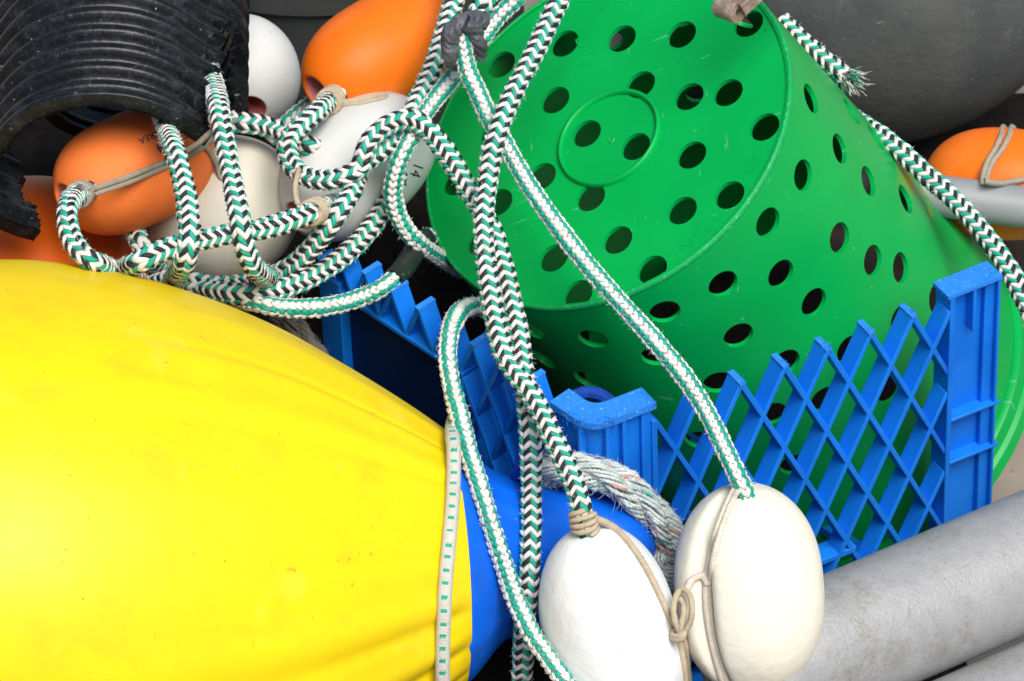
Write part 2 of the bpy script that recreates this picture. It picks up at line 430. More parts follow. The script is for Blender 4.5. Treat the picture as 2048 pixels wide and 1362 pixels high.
# ------------------------------------------------------------------ ground
mb = MB(); g = 40
xs = np.linspace(-14000, 14000, g); ys = np.linspace(-9000, 30000, g)
X, Y = np.meshgrid(xs, ys, indexing='ij')
# lies flat: world z = 0
V = np.stack([X, Y * SP - H * CP, -Y * CP - H * SP], -1).reshape(-1, 3)
mb.add(V, grid_faces(g, g)); o = link_mesh('ground', mb, ['concrete']); tag(o, kind='structure')
solid(mb)

# ------------------------------------------------------------------ fishing floats
BODY = {}
def make_float(px, py, w, axis, Lpx, Rpx, body, label, group, hole=.235, power=2.5, grooves=(), bore='pink', ref=(0, 0, 1), n=128, wob=.012, seed=0):
    c = P(px, py, w); k = MMPX * (D - w) / D; Lm, Rm = Lpx * k, Rpx * k
    a = unit(axis)
    r_ = np.random.default_rng(seed + 50); ph = r_.uniform(0, 6.28, 8)
    t = np.sin(np.linspace(-1, 1, 64) * math.pi / 2) * .985
    prof = [(x * Lm, Rm * (1 - abs(x) ** power) ** .5) for x in t]
    prof = [q for q in prof if q[1] > Rm * (hole + .05)]
    z0, r0 = prof[0]; z1, r1 = prof[-1]
    lip = []
    for i in range(1, 6):
        an = i / 5 * math.pi / 2; e = Rm * .05
        lip.append((z1 + e * .5 * math.sin(an * 2) * .6 - e * .6 * (i / 5) ** 2, r1 - (r1 - Rm * hole) * math.sin(an)))
    lip0 = [(-q[0], q[1]) for q in lip][::-1]
    prof2 = lip0 + prof + lip
    def rf(tt, th):
        q = 1 + wob * np.sin(2 * th + ph[0] + tt * .013) + wob * .6 * np.sin(3 * th + ph[1] - tt * .02) + wob * .4 * np.sin(5 * th + tt * .04 + ph[2])
        for (g, wd, dp) in grooves:
            dth = (th - g + math.pi) % (2 * math.pi) - math.pi
            q = q - dp * np.exp(-(dth / wd) ** 2)
        return q
    root = thing('fishing_float', c - UP * Rm, label, 'float', group)
    b = MB(); v, f = lathe(c, a, prof2, n, ref, rf); b.add(v, f)
    solid(b)
    body_o = link_mesh('body', b, [body], root, sharp=60); BODY[root.name] = body_o
    h = MB(); zz = lip[-1][0]; hr = Rm * hole * (1 + wob)
    v, f = lathe(c, a, [(-zz * .995, hr * 1.03), (-zz * .85, hr * .96), (0, hr * .93), (zz * .85, hr * .96), (zz * .995, hr * 1.03)], 48, ref)
    h.add(v, f[:, ::-1]); link_mesh('bore', h, [bore], root, sharp=0)
    return root, c, a, Lm, Rm

def print_on(parent, text, px, py, ang, size, ink):
    """lettering stamped on a curved body: every letter lies on the surface"""
    cu = bpy.data.curves.new('lettering', 'FONT'); cu.body = text; cu.align_x = 'CENTER'; cu.align_y = 'CENTER'; cu.size = 1.0; cu.resolution_u = 3
    ob = bpy.data.objects.new('lettering', cu); col.objects.link(ob)
    dg = bpy.context.evaluated_depsgraph_get(); me = bpy.data.meshes.new_from_object(ob.evaluated_get(dg))
    bpy.data.objects.remove(ob); bpy.data.curves.remove(cu)
    bm = bmesh.new(); bm.from_mesh(me); bmesh.ops.triangulate(bm, faces=bm.faces)
    bmesh.ops.subdivide_edges(bm, edges=bm.edges, cuts=1)
    ca, sa = math.cos(ang), math.sin(ang); b = MB(); V = []; ok = True
    for vv in bm.verts:
        x, y = vv.co.x * size, vv.co.y * size
        qx, qy = px + x * ca - y * sa, py - (x * sa + y * ca)
        w = depth_at(qx, qy)
        if w is None: ok = False; break
        V.append(P(qx, qy, w + .5))
    if ok:
        bm.verts.index_update(); b.add(V, [tuple(v.index for v in f.verts) for f in bm.faces])
        link_mesh('lettering', b, [ink], BODY[parent.name], sharp=0)
    bm.free(); bpy.data.meshes.remove(me)

GW, GO = 'white foam fishing floats', 'orange foam fishing floats'
f_cream, *_ = make_float(450, 421, -345, (-.55, -.55, .45), 160, 143, 'float_dirty', 'ivory float behind two hanging ropes, below the black pipe', GW, seed=1, power=2.3)
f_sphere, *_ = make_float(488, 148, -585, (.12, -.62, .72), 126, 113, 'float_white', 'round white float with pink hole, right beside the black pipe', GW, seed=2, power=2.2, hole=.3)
f_otop, *_ = make_float(768, 104, -400, (-.76, -.50, .50), 190, 114, 'orange', 'bright orange float at the top, left of the green bucket', GO, seed=3, hole=.30, power=2.6)
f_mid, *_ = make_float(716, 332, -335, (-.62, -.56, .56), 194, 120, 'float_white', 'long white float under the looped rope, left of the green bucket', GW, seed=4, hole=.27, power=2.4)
print_on(f_mid, '14', 833, 340, math.radians(250), 30, 'ink_black')
f_oleft, *_ = make_float(268, 340, -275, (-.74, -.36, .56), 178, 118, 'orange_faded', 'faded orange float half inside the black corrugated pipe', GO, seed=5, hole=.27, power=2.6, wob=.018)
print_on(f_oleft, 'KOREA', 306, 270, math.radians(205), 19, 'ink')
print_on(f_oleft, '14', 326, 293, math.radians(205), 27, 'ink')
print_on(f_oleft, 'C', 368, 270, math.radians(205), 26, 'ink')
f_oright, *_ = make_float(2002, 368, -560, (-.98, .05, -.12), 156, 114, 'orange', 'orange float tied with twine behind the thin grey pipe', GO, seed=6, hole=.25, power=2.4)

# ------------------------------------------------------------------ large buoys
def big_buoy_profile(R): return [(R * math.sin(a), max(.5, R * math.cos(a))) for a in np.linspace(-math.pi / 2, math.pi / 2, 64)]
mb = MB(); c = P(70, 640, -430); v, f = lathe(c, (.3, .8, .5), big_buoy_profile(128), 96); mb.add(v, f)
o = link_mesh('mooring_buoy', mb, ['orange_vinyl']); solid(mb)
tag(o, 'large shaded orange buoy between the black pipe and the yellow buoy', 'buoy')
mb = MB(); c = P(1722, -198, -1030); Rg = 492 * MMPX * (D + 1030) / D; v, f = lathe(c, (.2, .9, .3), big_buoy_profile(Rg), 128); mb.add(v, f)
o = link_mesh('mooring_buoy', mb, ['grey_buoy']); solid(mb)
tag(o, 'huge weathered grey buoy behind the green bucket', 'buoy')
mb = MB(); c = P(640, 120, -900)
v, f = lathe(c, UP, [(-520, 1), (-520, 196), (-515, 200), (-60, 200), (-55, 206), (-40, 206), (-35, 200), (200, 200), (205, 207), (225, 207), (230, 200), (235, 190), (235, 1)], 96); mb.add(v, f)
o = link_mesh('plastic_drum', mb, ['dark_drum']); solid(mb)
tag(o, 'dark grey drum in the shade behind the orange float', 'drum')

# yellow buoy with its blue rope eye
bc = P(1312, 1086, -175); bl = P(0, 1185, -95)
axis = unit(bc - bl); Lb = np.linalg.norm(bc - bl)
def px_prof(pairs, flip=1):
    out = []
    for x, rp in pairs:
        f = (1312 - x) / 1312.0; p = bc + (bl - bc) * f
        out.append((-Lb * f, rp * MMPX * (D - p[2]) / D))
    return out
keys = [(-420, 430), (-330, 560), (-200, 640), (-80, 668), (0, 668), (100, 660), (200, 640), (300, 612), (400, 575), (500, 530), (600, 475), (700, 408), (800, 337), (890, 268), (930, 236)]
keysb = [(890, 268), (925, 240), (950, 214), (980, 182), (1020, 158), (1060, 141), (1100, 131), (1150, 119), (1200, 104), (1250, 84), (1285, 58), (1305, 30), (1313, 2)]
kx = np.array([k[0] for k in keys]); kr = np.array([k[1] for k in keys])
xs = np.linspace(-420, 898, 150)
def sm_interp(x, X, Y):
    pts = catmull(np.c_[X / 10., Y / 10.], .5) * 10
    return np.interp(x, pts[:, 0], pts[:, 1])
prof_y = px_prof([(-425, 2)] + list(zip(xs, sm_interp(xs, kx, kr))))
def ridges(t, th):
    q = np.ones(np.broadcast(t, th).shape)
    near = np.clip(1 - (-t) / 520.0, 0, 1) ** 1.2           # pleats grow towards the eye end
    for a, wd, dp in ((.92, .011, -.034), (.86, .05, .022), (1.16, .07, .022), (.68, .07, .036), (.58, .025, -.022), (.30, .06, .018), (.05, .05, -.012), (-.25, .07, .040), (-.37, .045, -.034), (-.56, .07, .045), (-.69, .045, -.040), (-.86, .07, .035), (-.98, .04, -.03), (-1.4, .08, .03), (1.9, .1, .03), (2.6, .1, .03), (3.4, .1, .03), (4.2, .1, .03)):
        dth = (th - a + math.pi) % (2 * math.pi) - math.pi
        q = q + dp * near * np.exp(-(dth / wd) ** 2)
    fade = np.clip((-t - Lb * (1312 - 898) / 1312.) / 16.0, 0, 1); q = 1 + (q - 1) * (.25 + .75 * fade)
    q = q + .004 * np.sin(3 * th + t * .01) + .003 * np.sin(7 * th - t * .02) * near
    e = np.clip((t + Lb * (1312 - 860) / 1312.) / 30.0, 0, 1)
    q = q * (1 + .008 * np.sin(11 * th + 1.0) * e * near)
    return q
def pole_ref():
    return (0, 0, 1)
buoy = thing('mooring_buoy', P(300, 1160, -110) - UP * 285, 'big yellow inflatable buoy with blue rope eye filling the lower left', 'buoy')
# angle 0 of the lathe faces the viewer, positive angles run upwards
def lathe_front(c, a, prof, n, rf):
    a = unit(a); x = unit(np.array([0, 0, 1.]) - a * a[2]); y = np.cross(a, x)
    if y[1] < 0: y = -y
    th = np.linspace(0, 2 * np.pi, n, endpoint=False); prof = np.asarray(prof)
    t = prof[:, 0][:, None] + 0 * th[None]; r = prof[:, 1][:, None] * rf(prof[:, 0][:, None], th[None])
    v = c + t[..., None] * a + (r * np.cos(th))[..., None] * x + (r * np.sin(th))[..., None] * y
    return v.reshape(-1, 3), grid_faces(len(prof), n, closed_v=True)
mb = MB(); v, f = lathe_front(bc, axis, prof_y, 288, ridges); mb.add(v, f); link_mesh('body', mb, ['yellow'], buoy, sharp=0); solid(mb)
kxb = np.array([k[0] for k in keysb]); krb = np.array([k[1] for k in keysb])
xb = np.linspace(894, 1313, 74); prof_b = px_prof(list(zip(xb, np.clip(sm_interp(xb, kxb, krb), 1, 260) - 2)))
def eye_shape(t, th):
    near = np.clip(1 - (-t) / 520.0, 0, 1)
    q = np.ones(np.broadcast(t, th).shape)
    for a, wd, dp in ((.62, .10, .03), (.95, .12, .02), (-.7, .12, .02)):
        fade = np.clip((-t - 60) / 60., 0, 1)
        q = q + dp * fade * np.exp(-(((th - a + math.pi) % (2 * math.pi) - math.pi) / wd) ** 2)
    # the dished recess of the rope eye, on the side to the viewer
    dth = (th - .05 + math.pi) % (2 * math.pi) - math.pi
    q = q - .34 * np.exp(-((t + 62) / 26.0) ** 2 - (dth / .55) ** 2)
    q = q - .20 * np.exp(-((t + 62) / 26.0) ** 2 - (((th - math.pi + math.pi) % (2 * math.pi) - math.pi) / .55) ** 2)
    return q
mb = MB(); v, f = lathe_front(bc, axis, prof_b, 192, eye_shape); mb.add(v, f); link_mesh('rope_eye', mb, ['buoy_blue'], buoy, sharp=0); solid(mb)

# ------------------------------------------------------------------ blue crate, its top sawn off
CC = P(1180, 858, -105)
e1 = unit([760, 288, -288 * CP / SP]); e2 = unit([-560, 368, -368 * CP / SP])
UPC = unit(UP + np.array([-.03, 0, 0]))
n1 = unit(np.cross(e1, UPC)); n1 = n1 if n1[2] > 0 else -n1
n2 = unit(np.cross(e2, UPC)); n2 = n2 if n2[2] > 0 else -n2

def prism(mb, o, ea, eb, n, poly, c0, c1, m=0):
    """polygon in the wall plane (a,b) between depths c0 and c1 along the outward normal"""
    poly = np.asarray(poly, float); k = len(poly)
    base = o + poly[:, :1] * ea + poly[:, 1:] * eb
    v = np.vstack([base + c0 * n, base + c1 * n])
    f = [tuple(range(k)), tuple(range(2 * k - 1, k - 1, -1))] + [(i, i + k, (i + 1) % k + k, (i + 1) % k) for i in range(k)]
    # keep faces turned outwards
    x = np.cross(ea, eb).dot(n) * (c1 - c0)
    ar = .5 * np.sum(poly[:, 0] * np.roll(poly[:, 1], -1) - poly[:, 1] * np.roll(poly[:, 0], -1))
    if ar * x > 0: f = [q[::-1] for q in f]
    f[0], f[1] = f[0], f[1]
    mb.add(v, f, m)

def lattice(o, ea, n, px0, pxa, pxb, arange, brange, t, depth, cond=None, tipmat=True, m=0):
    """diagonal ribs; px0, pxa, pxb: a node, the next node along, the node below, as seen"""
    N0 = on_plane(*px0, o, n); A = on_plane(*pxa, o, n); Bq = on_plane(*pxb, o, n)
    a0, b0 = (N0 - o).dot(ea), (N0 - o).dot(UPC); sa = (A - N0).dot(ea); sb = abs((Bq - N0).dot(UPC))
    mb = MB(); r = np.random.default_rng(4)
    ang = math.atan2(sb, abs(sa)); dl = t / 2 / math.sin(ang)
    lo, hi = min(arange), max(arange); bl, bh = brange
    for s, cc in ((1, 0.0), (-1, -.6)):
        i0 = -60
        for i in range(-60, 60):
            # line through node (i,0): a = a0 + i*sa + s*(b-b0)*|sa|/sb
            fa = lambda b: a0 + i * abs(sa) + s * (b - b0) * abs(sa) / sb
            bt, bb = bh, bl
            g = lambda a: b0 + s * (a - a0 - i * abs(sa)) * sb / abs(sa)
            for lim in (lo, hi):
                y = g(lim)
                if bb < y < bt:
                    am = fa(y + 1)
                    if lo <= am <= hi: bb = y
                    else: bt = y
            mid = fa((bt + bb) / 2)
            if not (lo <= mid <= hi) or bt - bb < 3: continue
            at, ab = fa(bt), fa(bb)
            top = [(at - dl, bt + r.normal(0, .5)), (at + dl, bt + r.normal(0, .5))]
            prism(mb, o, ea, UPC, n, [(ab - dl, bb), (ab + dl, bb)] + top[::-1], -depth, cc, m)
    return mb, (a0, b0, abs(sa), sb)

crate = thing('crate', CC - UP * 380, 'blue plastic lattice crate with its top sawn off, under the green bucket', 'crate')
a_c = (on_plane(1311, 826, CC, n1) - CC).dot(e1); b_c = (on_plane(1311, 826, CC, n1) - CC).dot(UPC)
a_p = (on_plane(1905, 600, CC, n1) - CC).dot(e1); a_q = (on_plane(2001, 560, CC, n1) - CC).dot(e1)
b_top = (on_plane(1484, 762, CC, n1) - CC).dot(UPC)
BOT = -350
DEPTH = 22.0; LD = 18.5
wl, info = lattice(CC, e1, n1, (1484, 762), (1571, 729), (1484, 925), (a_c + 1, a_p - 1), (BOT, b_top), 4.6, LD)
prism(wl, CC, e1, UPC, n1, [(a_c - 3.5, BOT), (a_c + 1.5, BOT), (a_c + 1.5, b_top - 2), (a_c - 3.5, b_top - 2)], -DEPTH, .3)
prism(wl, CC, e1, UPC, n1, [(a_c, BOT), (a_p, BOT), (a_p, BOT + 8), (a_c, BOT + 8)], -DEPTH - 1, .5)
# hand-hold rail low in the wall
ar0 = (on_plane(1630, 1118, CC, n1) - CC); ar1 = (on_plane(1702, 1090, CC, n1) - CC)
prism(wl, CC, e1, UPC, n1, [(ar0.dot(e1) - 20, ar0.dot(UPC) - 6), (ar1.dot(e1), ar0.dot(UPC) - 6), (ar1.dot(e1), ar0.dot(UPC)), (ar0.dot(e1) - 20, ar0.dot(UPC))], -DEPTH + 1, -.3)
o = link_mesh('lattice_wall', wl, ['crate_blue'], crate, sharp=30, bevel=.8); solid(wl)
# sawn rib ends
wall_r = o; a0, b0, sa, sb = info; r_ = np.random.default_rng(9)
for i in range(-2, 5):
    at = a0 + i * sa
    if not (a_c < at < a_p): continue
    tips = MB(); dl = 4.6 / 2 / math.sin(math.atan2(sb, sa)) + .5
    prism(tips, CC, e1, UPC, n1, [(at - dl, b_top - 1.2), (at + dl, b_top - 1.2), (at + dl * .96, b_top + 1.3 + r_.normal(0, .4)), (at - dl * .96, b_top + 1.6)], -LD - .3, .6)
    q = CC + at * e1 + (b_top + 1) * UPC
    npt = 26; pts = q + np.outer(r_.uniform(-dl, dl * 1.4, npt), e1) - np.outer(r_.uniform(-.5, 8, npt) ** 1.0, n1)
    hairs(tips, pts, np.outer(np.ones(npt), UPC) * .6 + e1 * .4 + r_.normal(0, .8, (npt, 3)), 3.0, .28, 0, r_)
    link_mesh('sawn_rib_end', tips, ['crate_cut'], wall_r, sharp=30)
# post at the right end
po = MB(); b_p = (on_plane(1893, 577, CC, n1) - CC).dot(UPC)
bt2 = (on_plane(1990, 537, CC, n1) - CC).dot(UPC)
slope_top = (bt2 - b_p) / (a_q - a_p)
T_ = lambda a: b_p + slope_top * (a - a_p)
prism(po, CC, e1, UPC, n1, [(a_p - 2.5, BOT), (a_p + 2.5, BOT), (a_p + 2.5, T_(a_p + 2.5) - .5), (a_p - 2.5, T_(a_p) - .5)], -DEPTH, .9)      # left flange
prism(po, CC, e1, UPC, n1, [(a_p + 2.2, BOT), (a_q, BOT), (a_q, T_(a_q) - 1), (a_p + 2.2, T_(a_p) - 1)], -DEPTH, -11)                     # web
prism(po, CC, e1, UPC, n1, [(a_q - 12, BOT), (a_q, BOT), (a_q, T_(a_q) - 1.2), (a_q - 12, T_(a_q) - 1.2)], -11.3, -5)                       # thick edge
prism(po, CC, e1, UPC, n1, [(a_q - 2.4, BOT), (a_q + .3, BOT), (a_q + .3, T_(a_q) - 1.4), (a_q - 2.4, T_(a_q) - 1.4)], -11, .6)               # right flange
am = a_p + (a_q - a_p) * .47
prism(po, CC, e1, UPC, n1, [(am - 1.5, T_(am) - 52), (am + 1.5, T_(am) - 46), (am + 1.5, T_(am) - 1.5), (am - 1.5, T_(am) - 1.5)], -11.4, .2)
for (pxl, pyl) in ((1905, 824), (1905, 908)):
    bb = (on_plane(pxl, pyl, CC, n1) - CC).dot(UPC)
    prism(po, CC, e1, UPC, n1, [(a_p + 2, bb - 1.6), (a_q + 3, bb - 1.6), (a_q + 5, bb), (a_q + 3, bb + 1.6), (a_p + 2, bb + 1.6)], -11.6, 1.2)
link_mesh('end_post', po, ['crate_blue'], crate, sharp=30, bevel=.8); solid(po)
pt = MB(); prism(pt, CC, e1, UPC, n1, [(a_p - 5.5, T_(a_p - 5) - 3.5), (a_q + 1.2, T_(a_q) - 3.5), (a_q + 1.2, T_(a_q) + .4), (a_p + 20, T_(a_p + 20) + .2), (a_p - 5.5, T_(a_p - 5.5))], -DEPTH - .4, 1.5)
npt = 60; q = CC + np.outer(r_.uniform(a_q - 18, a_q + 1, npt), e1) + np.outer(np.full(npt, T_(a_q - 6)), UPC) - np.outer(r_.uniform(0, 24, npt), n1)
hairs(pt, q, np.tile(UPC, (npt, 1)) + r_.normal(0, .7, (npt, 3)), 2.2, .28, 0, r_)
link_mesh('post_top', pt, ['crate_cut'], crate, sharp=30, bevel=.6)
# rounded corner panel
def corner_line(off, a_left, a_right, rad=18, n=14):
    pts = []
    i1 = -n1 * off; i2 = -n2 * off
    # corner point of the offset lines
    bis = np.linalg.lstsq(np.stack([e1, -e2], 1), (i2 - i1), rcond=None)[0]
    X = CC + i1 + e1 * bis[0]
    A = X + e2 * rad; B = X + e1 * rad
    pts.append(CC + i2 + e2 * a_left)
    for t in np.linspace(0, 1, n): pts.append((1 - t) ** 2 * A + 2 * t * (1 - t) * X + t * t * B)
    pts.append(CC + i1 + e1 * a_right); return np.array(pts)
def corner_wall(mb, off0, off1, al, ar, b0, b1f, m=0, rad=18):
    po_, pi_ = corner_line(off0, al, ar, rad), corner_line(off1, al, ar, max(4, rad - 8)); k = len(po_)
    tops = np.array([b1f(i / (k - 1)) for i in range(k)])[:, None]
    v = np.vstack([po_ + b0 * UPC, po_ + tops * UPC, pi_ + tops * UPC, pi_ + b0 * UPC]); f = []
    for i in range(k - 1):
        for j in range(4):
            a, b = j * k, ((j + 1) % 4) * k
            f.append((a + i, a + i + 1, b + i + 1, b + i))
    f.append((0, k, 2 * k, 3 * k)); f.append((4 * k - 1, 3 * k - 1, 2 * k - 1, k - 1)); mb.add(v, f, m)
cp = MB(); al = 46.0
btl = lambda f: (b_c + 0.0) * 0 + (2.0 if f < .5 else 2.0)
corner_wall(cp, 7, DEPTH, al, a_c - 2, BOT, lambda f: -3.0)
for a in (14, 30): prism(cp, CC, e1, UPC, n1, [(a + 2, -110 - 90 * (a == 14)), (a + 5.5, -110 - 90 * (a == 14)), (a + 5.5, -4), (a + 2, -4)], -8, -.8)
prism(cp, CC, e1, UPC, n1, [(a_c - 12, BOT), (a_c - 3, BOT), (a_c - 3, -4), (a_c - 12, -4)], -8, -2.5)
prism(cp, CC, e2, UPC, n2, [(13, BOT), (16.5, BOT), (16.5, -4), (13, -4)], -8, -.8)
link_mesh('corner_panel', cp, ['crate_blue'], crate, sharp=35, bevel=.8); solid(cp)
cl = MB(); corner_wall(cl, -.5, DEPTH + .6, al + 1, a_c + .5, -5.5, lambda f: 1.2, rad=20)
for base, cnt in ((0.12, 40), (.75, 60), (.98, 90), (.35, 40)):
    L_ = corner_line(0, al, a_c, 20); q = L_[min(len(L_) - 1, int(base * (len(L_) - 1)))]
    hairs(cl, q + r_.normal(0, 3.2, (cnt, 3)) + UPC * 0, r_.normal(0, 1, (cnt, 3)) + UPC * .4, 2.6, .25, 0, r_)
link_mesh('sawn_rim', cl, ['crate_cut'], crate, sharp=35, bevel=.5)
# left wall: short lattice over a solid panel
b_l = (on_plane(835, 626, CC, n2) - CC).dot(UPC)
a_end = 330.0; a_sw = (on_plane(920, 690, CC, n2) - CC).dot(e2)
lw, info2 = lattice(CC, e2, n2, (835, 626), (781, 585), (835, 762), (al + 1, a_sw), (BOT, b_l), 4.6, LD)
bp = b_l - info2[3] * .5
lw2, _ = lattice(CC, e2, n2, (835, 626), (781, 585), (835, 762), (a_sw, a_end), (bp, b_l), 4.6, LD)
for q in (lw2,): lw.add(q.verts(), [tuple(f) for f in q.f])
prism(lw, CC, e2, UPC, n2, [(a_sw - 2, bp - 4), (a_end, bp - 4), (a_end, bp + .5), (a_sw - 2, bp + .5)], -DEPTH - .5, .9)
prism(lw, CC, e2, UPC, n2, [(a_sw - 2, BOT), (a_sw + 2, BOT), (a_sw + 2, bp), (a_sw - 2, bp)], -DEPTH - .3, .7)
prism(lw, CC, e2, UPC, n2, [(a_end - 26, BOT), (a_end, BOT), (a_end, bp + 8), (a_end - 26, bp + 8)], -DEPTH - .2, 1.1)
o_lw = link_mesh('lattice_wall', lw, ['crate_blue'], crate, sharp=30, bevel=.7); solid(lw)
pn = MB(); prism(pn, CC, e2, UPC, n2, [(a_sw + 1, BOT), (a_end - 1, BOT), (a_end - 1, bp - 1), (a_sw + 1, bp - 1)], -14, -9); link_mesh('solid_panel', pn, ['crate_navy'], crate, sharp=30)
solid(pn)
wall_l = o_lw; a0, b0, sa, sb = info2
for i in range(-6, 9):
    at = a0 + i * sa
    if not (al < at < a_end): continue
    tips = MB(); dl = 4.6 / 2 / math.sin(math.atan2(sb, sa)) + .4
    prism(tips, CC, e2, UPC, n2, [(at - dl, b_l - 1.2), (at + dl, b_l - 1.2), (at + dl * .95, b_l + 1.5), (at - dl * .95, b_l + 1.2)], -LD - .3, .6)
    link_mesh('sawn_rib_end', tips, ['crate_cut'], wall_l, sharp=30)
# crate floor
fl = MB()
for i in range(9):
    a = 20 + i * 38.0
    q = [CC + e1 * a + e2 * 20 + UP * (BOT + 30), CC + e1 * a + e2 * 330 + UP * (BOT + 30)]
    d = e1 * 5
    v = np.array([q[0] - d, q[0] + d, q[1] + d, q[1] - d]); v = np.vstack([v, v + UP * 8]); fl.add(v, [(0, 1, 2, 3), (7, 6, 5, 4), (0, 4, 5, 1), (1, 5, 6, 2), (2, 6, 7, 3), (3, 7, 4, 0)])
    q = [CC + e2 * a + e1 * 20 + UP * (BOT + 31), CC + e2 * a + e1 * 330 + UP * (BOT + 31)]; d = e2 * 5
    v = np.array([q[0] - d, q[0] + d, q[1] + d, q[1] - d]); v = np.vstack([v, v + UP * 7.5]); fl.add(v, [(0, 1, 2, 3), (7, 6, 5, 4), (0, 4, 5, 1), (1, 5, 6, 2), (2, 6, 7, 3), (3, 7, 4, 0)])
link_mesh('floor_grid', fl, ['crate_blue'], crate, sharp=30)

# ------------------------------------------------------------------ green perforated bucket, upside down
ZB = -305.0; Z1 = -640.0
C0 = P(1211, 264, ZB); C1 = P(1640, 773, Z1)
ax = unit(C1 - C0); LB = np.linalg.norm(C1 - C0); R0 = 407 * MMPX * (D - ZB) / D; R1 = 425 * MMPX * (D - Z1) / D
bx = unit(np.array([0, 0, 1.]) - ax * ax[2]); by = np.cross(ax, bx)   # angle 0 faces the viewer
TH = 4.2
def cone_pt(th, t, off=0.0):
    r = R0 + (R1 - R0) * t + off
    return C0 + ax * (LB * t) + r * (np.cos(th) * bx + np.sin(th) * by)
bucket = thing('bucket', C1 - UP * R1 * .5, 'green perforated plastic bucket lying upside down with its base up', 'bucket')
HR = 31.8 * MMPX * (D - ZB) / D
def cdt_sheet(outer, holes, extra):
    V = [tuple(p) for p in outer]; E = [(i, (i + 1) % len(outer)) for i in range(len(outer))]
    for hc, hrx, hry in holes:
        n0 = len(V); k = 40
        for i in range(k): a = 2 * math.pi * i / k; V.append((hc[0] + hrx * math.cos(a), hc[1] + hry * math.sin(a)))
        E += [(n0 + i, n0 + (i + 1) % k) for i in range(k)]
    for p in extra:
        if all(((p[0] - h[0][0]) / h[1]) ** 2 + ((p[1] - h[0][1]) / h[2]) ** 2 > 1.12 for h in holes): V.append(tuple(p))
    vo, eo, fo, *_ = delaunay_2d_cdt([Vector(p) for p in V], E, [], 0, 1e-5)
    vo = np.array([(p.x, p.y) for p in vo]); F = []
    for f in fo:
        c = vo[list(f)].mean(0)
        if any(((c[0] - h[0][0]) / h[1]) ** 2 + ((c[1] - h[0][1]) / h[2]) ** 2 < .97 for h in holes): continue
        F.append(tuple(f))
    return vo, F
def thicken(mb, vo, F, fo, fi, skip_edge=None):
    """outer and inner skin with walls round every opening"""
    n = len(vo); vout = np.array([fo(p) for p in vo]); vin = np.array([fi(p) for p in vo])
    from collections import Counter
    cnt = Counter(); dirn = {}
    for f in F:
        for i in range(len(f)):
            e = (f[i], f[(i + 1) % len(f)]); k = (min(e), max(e)); cnt[k] += 1; dirn[k] = e
    faces = list(F) + [tuple(i + n for i in f[::-1]) for f in F]
    for k, c in cnt.items():
        if c == 1 and not (skip_edge and skip_edge(vo[k[0]], vo[k[1]])):
            a, b = dirn[k]; faces.append((b, a, a + n, b + n))
    mb.add(np.vstack([vout, vin]), faces)
base_px = [(1127, 84), (1241, 74), (1361, 66), (1495, 44), (1000, 126), (1279, 166), (1376, 190), (1454, 182), (1108, 197), (1171, 264), (1269, 290), (1527, 251), (1381, 307), (911, 361), (1081, 350), (1457, 387), (994, 402), (1179, 392), (1362, 418), (1233, 477), (1105, 513), (1302, 536), (1154, 585), (985, 264), (960, 480), (1230, -30), (1350, -50)]
def disc_uv(px, py):
    p = on_plane(px, py, C0, ax) - C0; return np.array([p.dot(bx), p.dot(by)])
holes = [(disc_uv(*q), HR, HR) for q in base_px]
RD = R0 - 2.0
outer = [(RD * math.cos(a), RD * math.sin(a)) for a in np.linspace(0, 2 * math.pi, 160, endpoint=False)]
gx = np.arange(-RD, RD, 16.0); extra = [(x + rng.uniform(-2, 2), y + rng.uniform(-2, 2)) for x in gx for y in gx if x * x + y * y < (RD - 8) ** 2]
vo, F = cdt_sheet(outer, holes, extra)
rec = 2.5
mb = MB(); thicken(mb, vo, F, lambda p: C0 + ax * rec + p[0] * bx + p[1] * by, lambda p: C0 + ax * (rec + TH) + p[0] * bx + p[1] * by)
def orient(mb_, ref_out):
    pass
bo = link_mesh('base', mb, ['green'], bucket, sharp=35); solid(mb)
# side wall
mbt = MB(); n = 160; ts = np.linspace(0, 1, 20); th = np.linspace(0, 2 * math.pi, n, endpoint=False)
vv = np.array([[cone_pt(a, t) for a in th] for t in ts]).reshape(-1, 3)
ctree = BVHTree.FromPolygons(vv.tolist(), grid_faces(20, n, closed_v=True).tolist())
side_px = [(1622, 197), (1703, 222), (1752, 275), (1679, 297), (1606, 350), (1736, 362), (1811, 398), (1536, 445), (1677, 475), (1742, 520), (1798, 535), (1446, 568), (1562, 548), (1628, 605), (1330, 624), (1477, 671), (1186, 678), (1313, 712), (1175, 760), (1437, 765), (1572, 725), (1062, 660), (1085, 718), (1545, 828), (1255, 832), (1700, 700), (1800, 640), (1872, 600), (1650, 800), (1780, 780), (1400, 880), (1590, 930), (1880, 700)]
Rm = (R0 + R1) / 2; sh = []
for q in side_px:
    h = ctree.ray_cast(Vector((0, 0, D)), Vector(ray(*q)))
    if h[0] is None: continue
    d = np.array(h[0]) - C0; t = d.dot(ax) / LB; a = math.atan2(d.dot(by), d.dot(bx)); rl = R0 + (R1 - R0) * t
    if t * LB < HR * 1.25 or t > .93: continue
    sh.append((np.array([a * Rm, t * LB]), HR * Rm / rl * .98, HR * .98))
